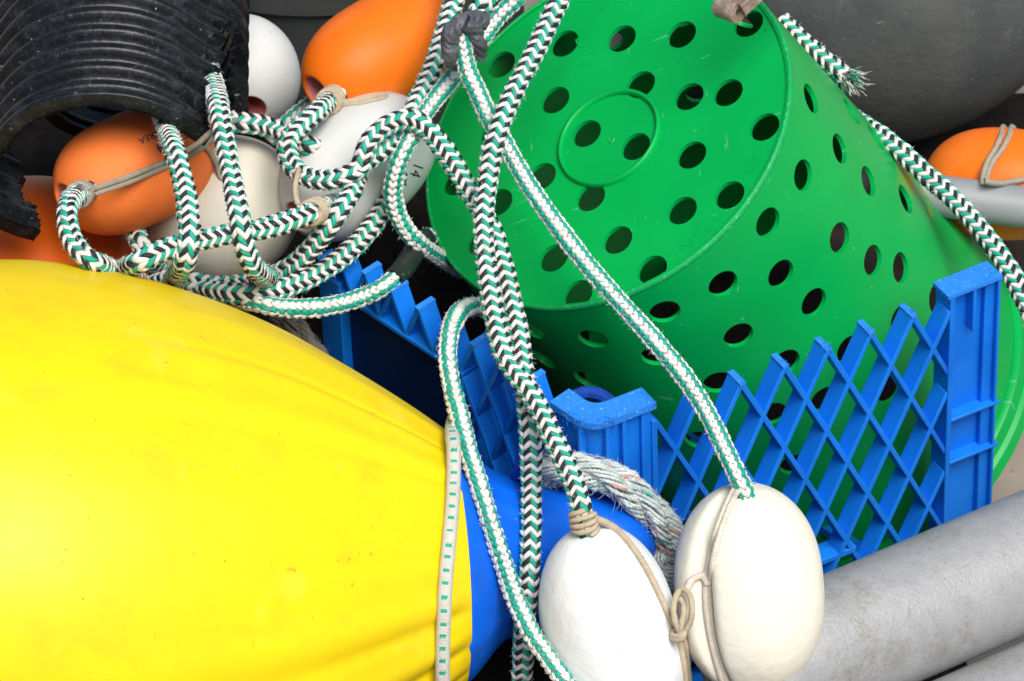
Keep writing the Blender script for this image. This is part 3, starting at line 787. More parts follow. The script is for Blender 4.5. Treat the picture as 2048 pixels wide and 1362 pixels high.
# the same pattern goes on round the far side
for k in range(7):
    for j in range(3):
        a = math.pi + (k - 3) * .38 + .19 * (j % 2)
        a = (a + math.pi) % (2 * math.pi) - math.pi
        q = np.array([a * Rm, LB * (.2 + .27 * j)])
        if abs(a) < 3.0 and all(np.linalg.norm(q - s_[0]) > HR * 2.4 for s_ in sh): sh.append((q, HR * .98, HR * .98))
sh2 = []
for s_ in sh:
    if all(np.linalg.norm(s_[0] - q[0]) > HR * 2.05 for q in sh2): sh2.append(s_)
sh = sh2
W2 = math.pi * Rm; na = 120; nt_ = 24
outer = [(x, 0.0) for x in np.linspace(-W2, W2, na, endpoint=False)] + [(W2, y) for y in np.linspace(0, LB, nt_, endpoint=False)] + [(x, LB) for x in np.linspace(W2, -W2, na, endpoint=False)] + [(-W2, y) for y in np.linspace(LB, 0, nt_, endpoint=False)]
extra = [(x, y) for x in np.linspace(-W2, W2, na, endpoint=False)[1:] for y in np.linspace(0, LB, nt_)[1:-1]]
vo, F = cdt_sheet(outer, sh, extra)
def dent(a, t): # a slight buckle in the soft wall
    return 2.2 * math.exp(-((a + .55) / .25) ** 2 - ((t - .42) / .2) ** 2) - 1.5 * math.exp(-((a + .15) / .3) ** 2 - ((t - .6) / .25) ** 2)
mb = MB(); thicken(mb, vo, F, lambda p: cone_pt(p[0] / Rm, p[1] / LB, dent(p[0] / Rm, p[1] / LB)), lambda p: cone_pt(p[0] / Rm, p[1] / LB, -TH + dent(p[0] / Rm, p[1] / LB)), lambda a, b: abs(abs(a[0]) - W2) < .01 and abs(abs(b[0]) - W2) < .01)
so = link_mesh('side_wall', mb, ['green'], bucket, sharp=35); solid(mb)
# scuffed bead where base and wall meet, and the stepped rim at the mouth
def cone_lathe(prof, n=192, wob=0.0):
    x, y = bx, by; th = np.linspace(0, 2 * np.pi, n, endpoint=False); prof = np.asarray(prof)
    r = prof[:, 1][:, None] + wob * (np.sin(9 * th) + np.sin(23 * th + 1) * .6)[None]
    v = C0 + prof[:, 0][:, None, None] * ax + (r * np.cos(th))[..., None] * x + (r * np.sin(th))[..., None] * y
    return v.reshape(-1, 3), grid_faces(len(prof), n, closed_v=True)
bead = [(3.2 + 3.6 * -math.sin(a) - .6, R0 - 1.6 + 2.3 * math.cos(a)) for a in np.linspace(0, 2 * math.pi, 14)]
mb = MB(); v, f = cone_lathe(bead, 256, .08); mb.add(v, f); link_mesh('base_bead', mb, ['green_worn'], bucket, sharp=0); solid(mb)
rim = [(LB - 6, R1 - 2), (LB - 5, R1 + 3), (LB - 3, R1 + 5), (LB + 9, R1 + 6), (LB + 10.5, R1 + 8), (LB + 12, R1 + 10), (LB + 24, R1 + 11), (LB + 26, R1 + 9.5), (LB + 25, R1 + 6), (LB + 8, R1 + 1), (LB - 2, R1 - 4), (LB - 6, R1 - 2)]
mb = MB(); v, f = cone_lathe(rim); mb.add(v, f); link_mesh('rim', mb, ['green'], bucket, sharp=35); solid(mb)
# moulded ring and pip on the base
rc = disc_uv(1218, 274); rr = 117 * MMPX * (D - ZB) / D * .93
def ring_on_base(cen, rad, tub, hgt, mat_, name, n=96):
    prof = [(rec + .5, rad + tub)] + [(rec - hgt * math.sin(a), rad + tub * math.cos(a)) for a in np.linspace(.05, math.pi - .05, 10)] + [(rec + .5, rad - tub)]
    th = np.linspace(0, 2 * np.pi, n, endpoint=False); prof = np.asarray(prof)
    c = C0 + cen[0] * bx + cen[1] * by
    v = c + prof[:, 0][:, None, None] * ax + (prof[:, 1][:, None] * np.cos(th))[..., None] * bx + (prof[:, 1][:, None] * np.sin(th))[..., None] * by
    b = MB(); b.add(v.reshape(-1, 3), grid_faces(len(prof), n, closed_v=True)); link_mesh(name, b, [mat_], bo, sharp=0); solid(b)
ring_on_base(rc, rr, 2.6, 5.0, 'green', 'moulded_ring')
ring_on_base(disc_uv(1220, 277), 2.4, .8, .9, 'green_worn', 'gate_mark', 24)
# faint raised lettering on the base
def emboss(text, px, py, ang, size):
    cu = bpy.data.curves.new('raised_lettering', 'FONT'); cu.body = text; cu.align_x = 'CENTER'; cu.align_y = 'CENTER'; cu.size = size; cu.extrude = .35; cu.resolution_u = 3
    ob = bpy.data.objects.new('raised_lettering', cu); col.objects.link(ob)
    dg = bpy.context.evaluated_depsgraph_get(); me = bpy.data.meshes.new_from_object(ob.evaluated_get(dg))
    bpy.data.objects.remove(ob); bpy.data.curves.remove(cu)
    o_ = on_plane(px, py, C0 + ax * rec, ax); q = on_plane(px + 60 * math.cos(ang), py - 60 * math.sin(ang), C0 + ax * rec, ax)
    ex = unit(q - o_); ey = np.cross(-ax, ex); b = MB()
    b.add([o_ + ex * v.co.x + ey * v.co.y - ax * v.co.z for v in me.vertices], [tuple(p.vertices) for p in me.polygons])
    link_mesh('raised_lettering', b, ['green'], bo, sharp=35); bpy.data.meshes.remove(me)
emboss('NRO', 1402, 470, math.radians(38), 20)
emboss('D.O.', 1512, 318, math.radians(62), 15)
emboss('DIQ', 1172, 100, math.radians(-70), 20)
emboss('PAT', 1050, 458, math.radians(-62), 18)
# ochre streak rubbed on the wall
st = [(1838, 372), (1856, 405), (1868, 440), (1858, 418), (1846, 390)]
tr = bvh(); V = []
for q in [(1836, 372), (1848, 384), (1860, 408), (1868, 440), (1857, 428), (1846, 400)]:
    w = depth_at(*q, tr); V.append(P(q[0], q[1], (w if w is not None else -400) + 1.2))
mb = MB(); mb.add(V, [(0, 5, 1), (1, 5, 4), (1, 4, 2), (2, 4, 3)]); link_mesh('paint_streak', mb, ['scuff_stain'], so, sharp=0)

# ------------------------------------------------------------------ black corrugated pipe, cut open
K = MMPX * (D + 230) / D; pc = P(205, 395, -230)
pa = unit([-.035, .64, -.765]); pxv = unit(np.array([1., 0, 0]) - pa * pa[0]); pyv = np.cross(pxv, pa); pyv = -pyv if pyv[1] < 0 else pyv
sec_ctrl = np.array([(165, -150), (215, -105), (245, -60), (264, -15), (276, 20), (280, 55), (272, 90), (250, 122), (205, 152), (150, 200), (80, 236), (0, 248), (-75, 238), (-145, 203), (-205, 130), (-240, 50), (-246, -5), (-228, -45), (-205, -62), (-172, -82), (-140, -95), (-90, -140), (-20, -172), (60, -182), (120, -172), (163, -151)], float)
sec = catmull(sec_ctrl, 4); sec, ss_ = resample(sec, 5); sec = sec * K; ssn = ss_ / ss_[-1]
tang = np.gradient(sec, axis=0); tang /= np.linalg.norm(tang, axis=1)[:, None]; nrm = np.stack([tang[:, 1], -tang[:, 0]], 1)
if (nrm * (sec - sec.mean(0))).sum() < 0: nrm = -nrm
pitch = 26.0; nrib = 13; per = 18
f_cut = ssn[np.argmin(np.linalg.norm(sec / K - np.array([207, 151]), axis=1))]
f_left = ssn[np.argmin(np.linalg.norm(sec / K - np.array([-143, -93]), axis=1))]
f_low = ssn[np.argmin(np.linalg.norm(sec / K - np.array([262, -12]), axis=1))]
f_hole = ssn[np.argmin(np.linalg.norm(sec / K - np.array([274, 84]), axis=1))]
rowsd = [(-1.0, -4.0), (-1.0, 3.5), (5.0, 4.5), (9.0, 1.0)]
zz = []
for k in range(nrib):
    for j in range(per):
        f = j / per; x = 10 + (k + f) * pitch
        s_ = math.sin(2 * math.pi * f); h = 5.6 * math.tanh(2.0 * s_)
        zz.append((x, h))
prof = [(-1.0, -6.0), (-1.0, 5.0), (0, 6.0), (4, 6.4), (8, 5.0)] + zz
prof = np.array(prof)
mb = MB(); nS = len(sec); V = np.zeros((len(prof), nS, 3)); hr = np.random.default_rng(3)
for i, (x, h) in enumerate(prof):
    q = sec + nrm * h
    V[i] = pc + pa * x + q[:, :1] * pxv + q[:, 1:] * pyv
# inner skin (smooth liner) just under the ribs
Vi = np.zeros_like(V)
for i, (x, h) in enumerate(prof):
    q = sec + nrm * min(h - 2.4, -6.2)
    Vi[i] = pc + pa * max(x, -1.0) + q[:, :1] * pxv + q[:, 1:] * pyv
keep = np.zeros((len(prof) - 1, nS - 1), bool)
for i in range(len(prof) - 1):
    x = prof[i, 0]; k = (x - 10) / pitch
    for j in range(nS - 1):
        s_ = ssn[j]; ok = True
        # saw cut on the right: the wall is gone past the cut, except further back
        jag = .008 * math.sin(x * 1.3) + .006 * math.sin(x * .51)
        if k < 1.6 and s_ < f_cut + jag: ok = False
        if 1.6 <= k < 6.3 and s_ < f_cut + jag - .004 * k and s_ > f_hole + .012 * math.sin(x * .3): ok = False
        if 1.6 <= k < 3.2 and s_ < f_hole + .01: ok = False
        if k < 6.3 and s_ < f_low: ok = False
        # ragged left edge
        left = f_left - .012 * max(0, k) - .012 * (int(max(k, 0)) % 2) + .003 * math.sin(x * .9)
        if s_ > left and k < 6.3: ok = False
        keep[i, j] = ok
idx = lambda i, j: i * nS + j
faces = []; off = len(prof) * nS
for i in range(len(prof) - 1):
    for j in range(nS - 1):
        if not keep[i, j]: continue
        faces.append((idx(i, j), idx(i, j + 1), idx(i + 1, j + 1), idx(i + 1, j)))
        faces.append((off + idx(i, j), off + idx(i + 1, j), off + idx(i + 1, j + 1), off + idx(i, j + 1)))
        for (di, dj, a, b) in ((0, -1, (i, j), (i + 1, j)), (0, 1, (i + 1, j + 1), (i, j + 1)), (-1, 0, (i, j + 1), (i, j)), (1, 0, (i + 1, j), (i + 1, j + 1))):
            ii, jj = i + di, j + dj
            if not (0 <= ii < keep.shape[0] and 0 <= jj < keep.shape[1] and keep[ii, jj]):
                faces.append((idx(*a), idx(*b), off + idx(*b), off + idx(*a)))
mb.add(np.vstack([V.reshape(-1, 3), Vi.reshape(-1, 3)]), faces)
o = link_mesh('corrugated_pipe', mb, ['black_pipe'], sharp=50); solid(mb)
tag(o, 'black corrugated drain pipe cut open along its underside', 'pipe')

# ------------------------------------------------------------------ grey pipes
def pipe(name, p0, p1, R, m, label, wall=4.0, seed=0):
    a = unit(p1 - p0); L_ = np.linalg.norm(p1 - p0); mb = MB()
    prof = [(0, R - wall), (0, R)] + [(L_ * t, R) for t in np.linspace(.002, .998, 60)] + [(L_, R), (L_, R - wall), (L_ * .5, R - wall), (0, R - wall)]
    v, f = lathe(p0, a, prof, 96, rfun=lambda t, th: 1 + .003 * np.sin(3 * th + t * .01)); mb.add(v, f)
    o = link_mesh(name, mb, [m], sharp=40); solid(mb); return tag(o, label, 'pipe', 'grey metal pipes' if m == 'galv' else None)
d = unit([.933, .36, -.36 * CP / SP]); pm = P(1850, 1210, -195); pipe('metal_pipe', pm - d * 190, pm + d * 420, 57, 'galv', 'thick mottled grey pipe in front of the blue crate')
pm = P(1985, 1458, -185); pipe('metal_pipe', pm - d * 200, pm + d * 420, 57, 'galv', 'grey pipe only just showing at the lower right edge')
pm = P(1985, 406, -500); d3 = unit([.98, -.13, -.04]); pipe('plastic_pipe', pm - d3 * 130, pm + d3 * 420, 19, 'pvc_grey', 'thin pale grey pipe lying across the tied orange float')

# ------------------------------------------------------------------ front floats
f_R, cR, aR, LR, RR = make_float(1498, 1177, -95, (-.07, 1, .10), 214, 148, 'float_cream', 'cream float with a twine groove, front right against the crate', GW, seed=8, hole=.16, power=2.35, grooves=((.80, .15, .26),), bore='pink', n=220)
f_L, cL, aL, LL, RL = make_float(1222, 1268, -70, (-.22, .97, .14), 226, 138, 'float_front', 'clean white float at the bottom hanging on the flecked rope', GW, seed=9, hole=.17, power=2.4, n=160)

# ------------------------------------------------------------------ old fuzzy laid rope through the buoy eye
def laid_rope(path, R, lay, label, seed=0, hair=2.2, name='laid_rope', mats=('old_yarn', 'old_teal', 'old_pink')):
    r = np.random.default_rng(seed); p, s = resample(path, 1.5); T, N, B = frames(p); mb = MB()
    v, f = tube(p, R * .55, 10, ds=4); mb.add(v, f, 0)
    for k in range(3):
        an = 2 * math.pi * (s / lay + k / 3); c = p + R * .48 * (np.cos(an)[:, None] * N + np.sin(an)[:, None] * B)
        T2, N2, B2 = frames(c)
        for y in range(11):
            a2 = -2 * math.pi * (s / (lay * .45)) + y * 2 * math.pi / 11 + r.uniform(0, .5)
            rad = R * .40 * (1 + .10 * np.sin(s * .21 + y) + .08 * np.sin(s * .57 + 2 * y))
            q = c + rad * (np.cos(a2)[:, None] * N2 + np.sin(a2)[:, None] * B2) if False else c + (rad * np.cos(a2))[:, None] * N2 + (rad * np.sin(a2))[:, None] * B2
            v, f = tube(q, R * .115, 5, ds=1.8, rfun=lambda ss, th: 1 + .3 * np.sin(ss * 1.7 + 3 * th + y))
            nring = (len(f) - 2) // 5; mi = np.zeros(len(f), int); x = 0
            while x < nring:
                run = int(r.integers(6, 16)); z = r.random(); m_ = 0 if z < .90 else (1 if z < .96 else 2)
                mi[x * 5:(x + run) * 5] = m_; x += run
            mb.add(v, f, mi)
    nh = int(s[-1] * hair * 4); x = r.integers(0, len(p), nh); an = r.uniform(0, 2 * math.pi, nh)
    o_ = N[x] * np.cos(an)[:, None] + B[x] * np.sin(an)[:, None]
    hairs(mb, p[x] + o_ * R * .92, o_ * .22 + T[x] * r.choice([-1, 1], nh)[:, None] * r.uniform(.4, 1.4, nh)[:, None] + .4 * r.normal(size=(nh, 3)), 4.0, .24, 0, r)
    nh = int(s[-1] * .12); x = r.integers(0, len(p), nh); an = r.uniform(0, 2 * math.pi, nh); o_ = N[x] * np.cos(an)[:, None] + B[x] * np.sin(an)[:, None]
    hairs(mb, p[x] + o_ * R * .95, o_ + .6 * r.normal(size=(nh, 3)), 10, .28, 0, r)
    o = link_mesh(name, mb, list(mats), sharp=0); tag(o, label, 'rope')
    v, f = tube(p, R, 10, ds=5); solid(v=v, f=f); return p
pt_ = drape([(1058, 955, -225), (1090, 943), (1140, 938), (1195, 946), (1250, 974), (1306, 1026, -160), (1350, 1088, -178), (1378, 1160, -198), (1385, 1230, -205)], 15, .5, 8)
laid_rope(pt_, 15, 150, 'old fuzzy grey green rope lying over the blue buoy eye', seed=2)
pt_ = catmull(np.array([P(1425, 1092, -225), P(1372, 1098, -205), P(1330, 1100, -186), P(1306, 1120, -176), P(1322, 1148, -180), P(1362, 1172, -200), P(1420, 1196, -225)]), 4)
laid_rope(pt_, 11.5, 110, 'tail of fuzzy rope curled between the two front floats', seed=3)
pt_ = np.array([P(540, 600, -330), P(590, 662, -325), P(630, 715, -320), P(665, 790, -320)]); pt_ = catmull(pt_, 4)
laid_rope(pt_, 12, 90, 'brown fuzzy rope end in the shade above the yellow buoy', seed=4, mats=('old_dark', 'old_dark', 'old_dark'))

# blue cord looped behind the crate corner
path = catmull(np.array([P(1108, 840, -176), P(1130, 806, -170), P(1160, 787, -168), P(1194, 788, -170), P(1222, 806, -176), P(1240, 838, -186), P(1246, 880, -200)]), 3)
mb = MB(); braid(mb, path, 5.2, 2.6, math.radians(45), lambda c, k: np.zeros(len(c), int), 8, nu=4, nv=3, fuzz=0); o = link_mesh('cord', mb, ['blue_cord', 'blue_cord'], sharp=0); tag(o, 'dark blue cord arching behind the crate corner', 'cord'); solid(mb)
path = catmull(np.array([P(1062, 850, -118), P(1048, 900, -122), P(1036, 950, -140), P(1030, 1000, -190)]), 3)
mb = MB(); braid(mb, path, 5.2, 2.6, math.radians(45), lambda c, k: np.zeros(len(c), int), 8, nu=4, nv=3, fuzz=0); o = link_mesh('cord', mb, ['blue_cord', 'blue_cord'], sharp=0); tag(o, 'dark blue cord hanging down the shaded side of the crate', 'cord'); solid(mb)

# ------------------------------------------------------------------ braided ropes, lowest first
GT = {}
# tail running out behind the bucket on the right
def frayed_end(mb, path):
    r = np.random.default_rng(11); e = path[-1]; d = unit(path[-1] - path[-12]); n = 420
    o_ = r.normal(size=(n, 3)); dirs = d * 1.0 + o_ * .22
    for m, part in ((1, slice(0, 190)), (3, slice(190, 300)), (2, slice(300, 420))):
        lobe = r.normal(size=3) * .35 if m != 1 else np.zeros(3)
        hairs(mb, e - d * 3 + o_[part] * 3.4, dirs[part] + lobe * .6, 11, .55, m, r)
black_rope('tail', [(1560, 40, -440), (1610, 88, -425), (1650, 120, -418), (1698, 158, -408)], 'short flecked rope end with a frayed tip against the grey buoy', seed=21, frayed=frayed_end, twist=.004, phi0=.3)
black_rope('right', [(1670, 215, -480), (1722, 246, -462), (1762, 272, -440), (1802, 304, -425), (1850, 348, -418), (1900, 392, -412), (1950, 446, -402), (1998, 508, -390), (2036, 572, -380), (2075, 660, -370)], 'flecked rope running down the right side of the green bucket', seed=22, phi0=.9)
# left heap
black_rope('under_orange', [(255, 420, -400), (266, 452, -385), (284, 492), (320, 540, -330), (380, 600, -330)], 'short stretch of flecked rope peeping out under the faded orange float', seed=23, slope=.6)
green_rope('back', [(640, 195, -430), (600, 225, -425), (572, 250, -420), (540, 285, -420)], 'shaded teal lined rope between the round white and top orange floats', seed=24)
black_rope('cross', [(420, 235, -300), (470, 243), (530, 252), (578, 272), (620, 292), (660, 310, -400)], 'flecked rope running right from behind the hanging ropes to the loop', seed=25, phi0=.5)
black_rope('whip_mid', [(690, 402, -330), (660, 410, -285), (625, 424), (580, 442), (530, 457), (470, 466), (400, 481), (335, 497), (285, 520), (240, 545, -250), (200, 600, -330)], 'flecked rope from the long white float across to the left', seed=26, phi0=.2)
black_rope('whip_left', [(205, 372, -290), (180, 380, -232), (160, 388, -222), (140, 405), (134, 440), (148, 487), (180, 520), (222, 540, -200), (265, 556, -235), (330, 620, -320)], 'flecked rope curling out of the hole of the faded orange float', seed=27, phi0=.6)
# ------------------------------------------------------------------ twine
def lashing(label, build, m='twine'):
    mb = MB(); build(mb); o = link_mesh('twine', mb, [m], sharp=0); return tag(o, label, 'twine', 'twine lashings on the floats')
def tw(mb, ctrl, R=2.5, slope=1.2, soft=2, seed=0): p = drape(ctrl, R, slope, soft, sides=False); twine_into(mb, p, R, seed); return p
def along(path, px, py):
    d = [np.linalg.norm(to_px(q) - np.array([px, py])) for q in path]; s = np.r_[0, np.cumsum(np.linalg.norm(np.diff(path, axis=0), axis=1))]
    return s[int(np.argmin(d))]
def L1(mb):
    p = ROPES['whip_left']; s = along(p, 158, 390); whipping(mb, p, max(2, s - 12), s + 7, 8.6)
    tw(mb, [(172, 384, -222), (200, 373), (250, 356), (300, 336), (345, 316), (395, 288), (425, 262), (470, 240, -300)]); tw(mb, [(174, 394, -222), (203, 383), (253, 366), (303, 346), (350, 325), (400, 298), (430, 272), (475, 250, -300)])
    tw(mb, [(372, 304), (390, 292), (410, 294), (424, 312), (436, 338), (446, 370, -300)])
lashing('tan twine tied along the faded orange float', L1, 'twine_grey')
black_rope('hang_left', [(296, 130, -310), (320, 212, -262), (336, 266, -228), (352, 310), (368, 370), (377, 430), (377, 485), (366, 532), (348, 560, -235), (330, 640, -320)], 'flecked rope hanging from under the pipe over the faded orange float', seed=28, phi0=.1)
black_rope('arc_low', [(716, 352, -265), (705, 382), (680, 420), (645, 470), (600, 520), (545, 552), (480, 570), (420, 572, -235), (350, 562, -240), (300, 575, -280), (240, 640, -330)], 'flecked rope curving down across the long white float to the buoy', seed=29, phi0=.4)
black_rope('arc_high', [(800, 345, -270), (790, 372), (765, 420), (730, 470), (680, 518), (620, 556), (560, 578), (500, 588, -195), (440, 584, -215), (385, 576, -245), (320, 640, -320)], 'flecked rope sweeping below the white floats along the yellow buoy', seed=30, phi0=.9)
black_rope('hang_right', [(402, 70, -400), (413, 118, -335), (424, 158, -275), (433, 195, -245), (452, 300), (466, 370), (478, 430), (488, 490), (508, 535), (535, 556, -250), (590, 620, -330)], 'flecked rope hanging out of the notch in the black pipe', seed=31, phi0=.7)
# loop from the top orange float, up and out of the picture
black_rope('loop', [(700, 165, -420), (680, 185, -345), (655, 205, -325), (625, 232), (592, 262), (575, 300), (592, 340), (640, 360), (695, 350), (735, 322), (775, 290), (812, 252), (830, 212), (850, 170), (870, 125), (886, 75), (900, 30), (912, -20), (925, -80)], 'flecked rope looping from the top orange float up and out at the top', seed=32, phi0=.3)
black_rope('topback', [(935, 90, -310), (940, 50, -300), (965, 12, -300), (990, -30, -310)], 'flecked rope bend half hidden behind the grey tape', seed=33)
# teal-lined ropes
green_rope('left_bend', [(1075, -60), (1035, -5), (1000, 30), (965, 75), (930, 125), (895, 168), (858, 215), (825, 268), (796, 328), (786, 385), (800, 438), (830, 480), (872, 510, -330), (930, 545, -390)], 'teal lined rope bending round the left edge of the green bucket', seed=34, slope=.6)
black_rope('over', [(722, 335, -225), (735, 290), (765, 256), (805, 240), (838, 246), (872, 278), (905, 325), (935, 375), (962, 420), (985, 460), (1002, 520), (1020, 590), (1038, 670), (1047, 740), (1055, 810), (1061, 890), (1062, 970), (1062, 1060), (1058, 1150), (1049, 1240), (1046, 1310), (1044, 1380), (1044, 1440)], 'flecked rope arching over the white float then falling to the bottom edge', seed=35, phi0=.55, slope=.5, soft=8)
green_rope('long', [(914, 52, -215), (922, 72), (934, 135), (956, 185), (980, 238), (1016, 298), (1055, 366), (1103, 436), (1152, 502), (1200, 560), (1258, 624), (1318, 692), (1370, 756), (1412, 822), (1446, 890), (1474, 950), (1490, 985), (1494, 1020, -95)], 'teal lined rope slanting across the green bucket to the cream float', seed=36, slope=.45, soft=9)
black_rope('cross_front', [(1160, -70), (1120, -2), (1085, 72), (1045, 150), (1008, 228), (985, 300), (974, 370), (967, 440), (970, 510), (980, 575), (990, 640), (1008, 705), (1030, 745), (1060, 785), (1085, 830), (1108, 880), (1130, 925), (1148, 965), (1160, 1005), (1168, 1045), (1178, 1090, -75)], 'flecked rope down the middle ending in the clean white float', seed=37, phi0=.75, slope=.5, soft=8)
# lower teal-lined ropes
green_rope('short', [(860, 470, -330), (832, 500, -285), (800, 545, -262), (765, 575), (720, 596), (660, 612), (600, 617), (552, 614), (505, 604, -190), (450, 600, -260), (400, 640, -330)], 'teal lined rope with a black taped end above the yellow buoy', seed=38, slope=.5)
bun = drape([(925, 815, -290), (908, 838, -165), (904, 862), (907, 900), (907, 950), (904, 1010), (898, 1080), (891, 1160), (887, 1240), (885, 1310), (885, 1400), (886, 1460)], 5.8, .6, 5)
green_rope('buoy', [(1010, 640, -330), (955, 612, -255), (922, 622, -215), (902, 655), (895, 705), (902, 765), (918, 830), (936, 900), (958, 970), (982, 1050), (1006, 1125), (1032, 1200), (1066, 1272), (1102, 1325), (1145, 1385), (1180, 1440)], 'teal lined rope looping off the bucket down over the buoy neck', seed=39, slope=.5, soft=7)

# bungee with teal dashes on the yellow buoy
mb = MB(); p, s = resample(bun, 1.0); T, N, B = frames(p); n = 28; th = np.linspace(0, 2 * math.pi, n, endpoint=False)
p2, s2 = resample(bun, .9); T, N, B = frames(p2)
r = 6.0 * (1 + .03 * np.sin(s2 * 2 * math.pi / 2.7))[:, None] * (1 + .02 * np.sin(5 * th + 1))[None]
V = p2[:, None] + (r * np.cos(th))[..., None] * N[:, None] + (r * np.sin(th))[..., None] * B[:, None]
F = grid_faces(len(p2), n, closed_v=True); ii = F[:, 0] // n; jj = F[:, 0] % n; period = 10.4; jit_ = np.random.default_rng(5).normal(0, .6, 400)
row_ = (s2[ii] // period).astype(int); ph_ = ((s2[ii] + jit_[row_] + .12 * (jj % 2)) % period) / period
mi = np.where((ph_ < .27) & (np.isin(jj % 14, (1, 2, 3, 4))), 1, 0)
mb.add(V.reshape(-1, 3), F[:, ::-1], mi)
o = link_mesh('bungee_cord', mb, ['bungee', 'yarn_teal'], sharp=0); tag(o, 'off white bungee cord with teal dashes over the yellow buoy', 'cord')
v, f = tube(bun, 5.6, 8); solid(v=v, f=f)

# ------------------------------------------------------------------ tape
def tape_sleeve(name, path, R, m, parent, wr=.06, seed=0, flat=1.0):
    r_ = np.random.default_rng(seed); a, b, c_, d_ = r_.uniform(0, 6, 4); mb = MB()
    v, f = tube(path, R, 40, ds=.8, rfun=lambda s, th: 1 + wr * np.sin(th * 2 + s * .35 + a) * np.sin(s * .23 + b) + wr * .7 * np.abs(np.sin(th * 1.5 + s * .6 + c_)) + wr * .4 * np.sin(7 * th + s * 1.1 + d_) + wr * .8 * np.sign(np.sin(s * .42 + .3 * np.sin(th))) * .5)
    mb.add(v, f); o = link_mesh(name, mb, [m], sharp=0); solid(mb); return o
def seg(path, a, b):
    p, s = resample(path, 1.0); k = (s >= a * s[-1]) & (s <= b * s[-1]); return p[k]
pp = ROPES['short']; o = tape_sleeve('tape_wrap', seg(pp, 0.02, .265), 9.3, 'tape_black', None, .035, 1); tag(o, 'black tape wound round the end of the teal lined rope', 'tape')
tp = drape([(908, 124, -250), (900, 96), (903, 68), (918, 48), (942, 38), (968, 42, -240)], 6, 1.2, 2, lift=-5)
o = tape_sleeve('tape_wrap', tp[:], 7.4, 'tape_grey', None, .10, 2); tag(o, 'crumpled grey tape binding the ropes at the top', 'tape')
tp = drape([(930, 44), (948, 60), (957, 84), (960, 108, -250)], 7, 1.2, 2, lift=-6)
v, f = tube(tp, 6.8, 30, ds=.8, rfun=lambda s, th: 1 + .16 * np.sin(2 * th + s * .3) + .1 * np.sin(5 * th + s * .7)); mb = MB(); mb.add(v, f); fold = link_mesh('tape_fold', mb, ['tape_grey'], sharp=0)
wm = o; fold.parent = wm; fold.location = Vector(ORIGIN[fold.name_full] - ORIGIN[wm.name_full])

# ------------------------------------------------------------------ more twine
def L2(mb):
    p = ROPES['loop']; s = along(p, 660, 200); whipping(mb, p, s - 15, s + 7, 8.6)
    tw(mb, [(672, 206, -330), (695, 203), (720, 200), (745, 194), (790, 185, -400)], 2.3); tw(mb, [(672, 211, -330), (695, 209), (722, 206), (748, 200), (790, 192, -400)], 2.3)
lashing('tan twine whipping in the mouth of the top orange float', L2)
def L3(mb):
    p = ROPES['whip_mid']; s = along(p, 626, 424); whipping(mb, p, s - 8, s + 9, 8.6)
    tw(mb, [(612, 420, -285), (596, 408), (590, 385), (592, 360), (600, 330, -320)], 2.5)
lashing('tan twine whipping in the hole of the long white float', L3)
def L4(mb):
    p = ROPES['cross_front']; s = along(p, 1165, 1042); whipping(mb, p, s - 7, s + 9, 8.5)
    tw(mb, [(1178, 1036, -62), (1198, 1040), (1226, 1054), (1258, 1085), (1290, 1132), (1316, 1182), (1338, 1232), (1352, 1262)], 3.0)
    tw(mb, [(1352, 1258), (1362, 1300), (1368, 1340), (1372, 1400)], 3.0); tw(mb, [(1362, 1262), (1372, 1300), (1376, 1340), (1382, 1400)], 2.6)
    # the bow
    q = lambda x, y, w: (x, y, w)
    for ctrl in ([(1361, 1268), (1350, 1242), (1347, 1214), (1353, 1190), (1365, 1178), (1378, 1188), (1384, 1216), (1380, 1244), (1366, 1268)], [(1360, 1270), (1363, 1246), (1367, 1226), (1366, 1206), (1358, 1196)]):
        path = np.array([P(x, y, -30 + 5 * math.sin(i * 1.3)) for i, (x, y) in enumerate(ctrl)]); twine_into(mb, catmull(path, 2), 2.5, 5)
    path = np.array([P(1356 + 11 * math.cos(a), 1264 + 8 * math.sin(a) + a, -32 + 5 * math.sin(a * 1.0 + 1)) for a in np.linspace(0, 12, 40)]); twine_into(mb, path, 2.8, 6)
lashing('pale tan twine tied in a bow between the two front floats', L4, 'twine')
def L5(mb):
    for dx in (-4.5, 4.5):
        tw(mb, [(1478 + dx, 972, -60), (1466 + dx, 990), (1452 + dx, 1020), (1436 + dx, 1065), (1424 + dx, 1110), (1417 + dx, 1155), (1416 + dx, 1200), (1421 + dx, 1250), (1431 + dx, 1300), (1444 + dx, 1345), (1460 + dx, 1400)], 2.5, seed=int(dx + 9))
    tw(mb, [(1412, 1150), (1398, 1152), (1384, 1160), (1374, 1178), (1368, 1200, -40), (1366, 1230, -36)], 2.9)
    w = depth_at(1416, 1152) or -40
    path = np.array([P(1416 + 9 * math.cos(a), 1152 + 8 * math.sin(a) - 4 + a * .8, w + 2 + 3 * math.sin(a)) for a in np.linspace(0, 15, 50)]); twine_into(mb, path, 2.3, 8)
lashing('doubled pale twine lying in the groove of the cream float', L5, 'twine_pale')
def L6(mb):
    for dx in (0, 11):
        tw(mb, [(2012 + dx * 1.6, 262, -612), (2006 + dx * 1.6, 254, -566), (2002 + dx * 1.5, 270), (1992 + dx * 1.3, 295), (1974 + dx, 325), (1966 + dx * .8, 350), (1964 + dx * .6, 372)], 2.7)
    tw(mb, [(1968, 362, -470), (1995, 367), (2030, 362), (2070, 355)], 2.7)
lashing('grey tan twine wrapped round the orange float on the right', L6, 'twine_grey')

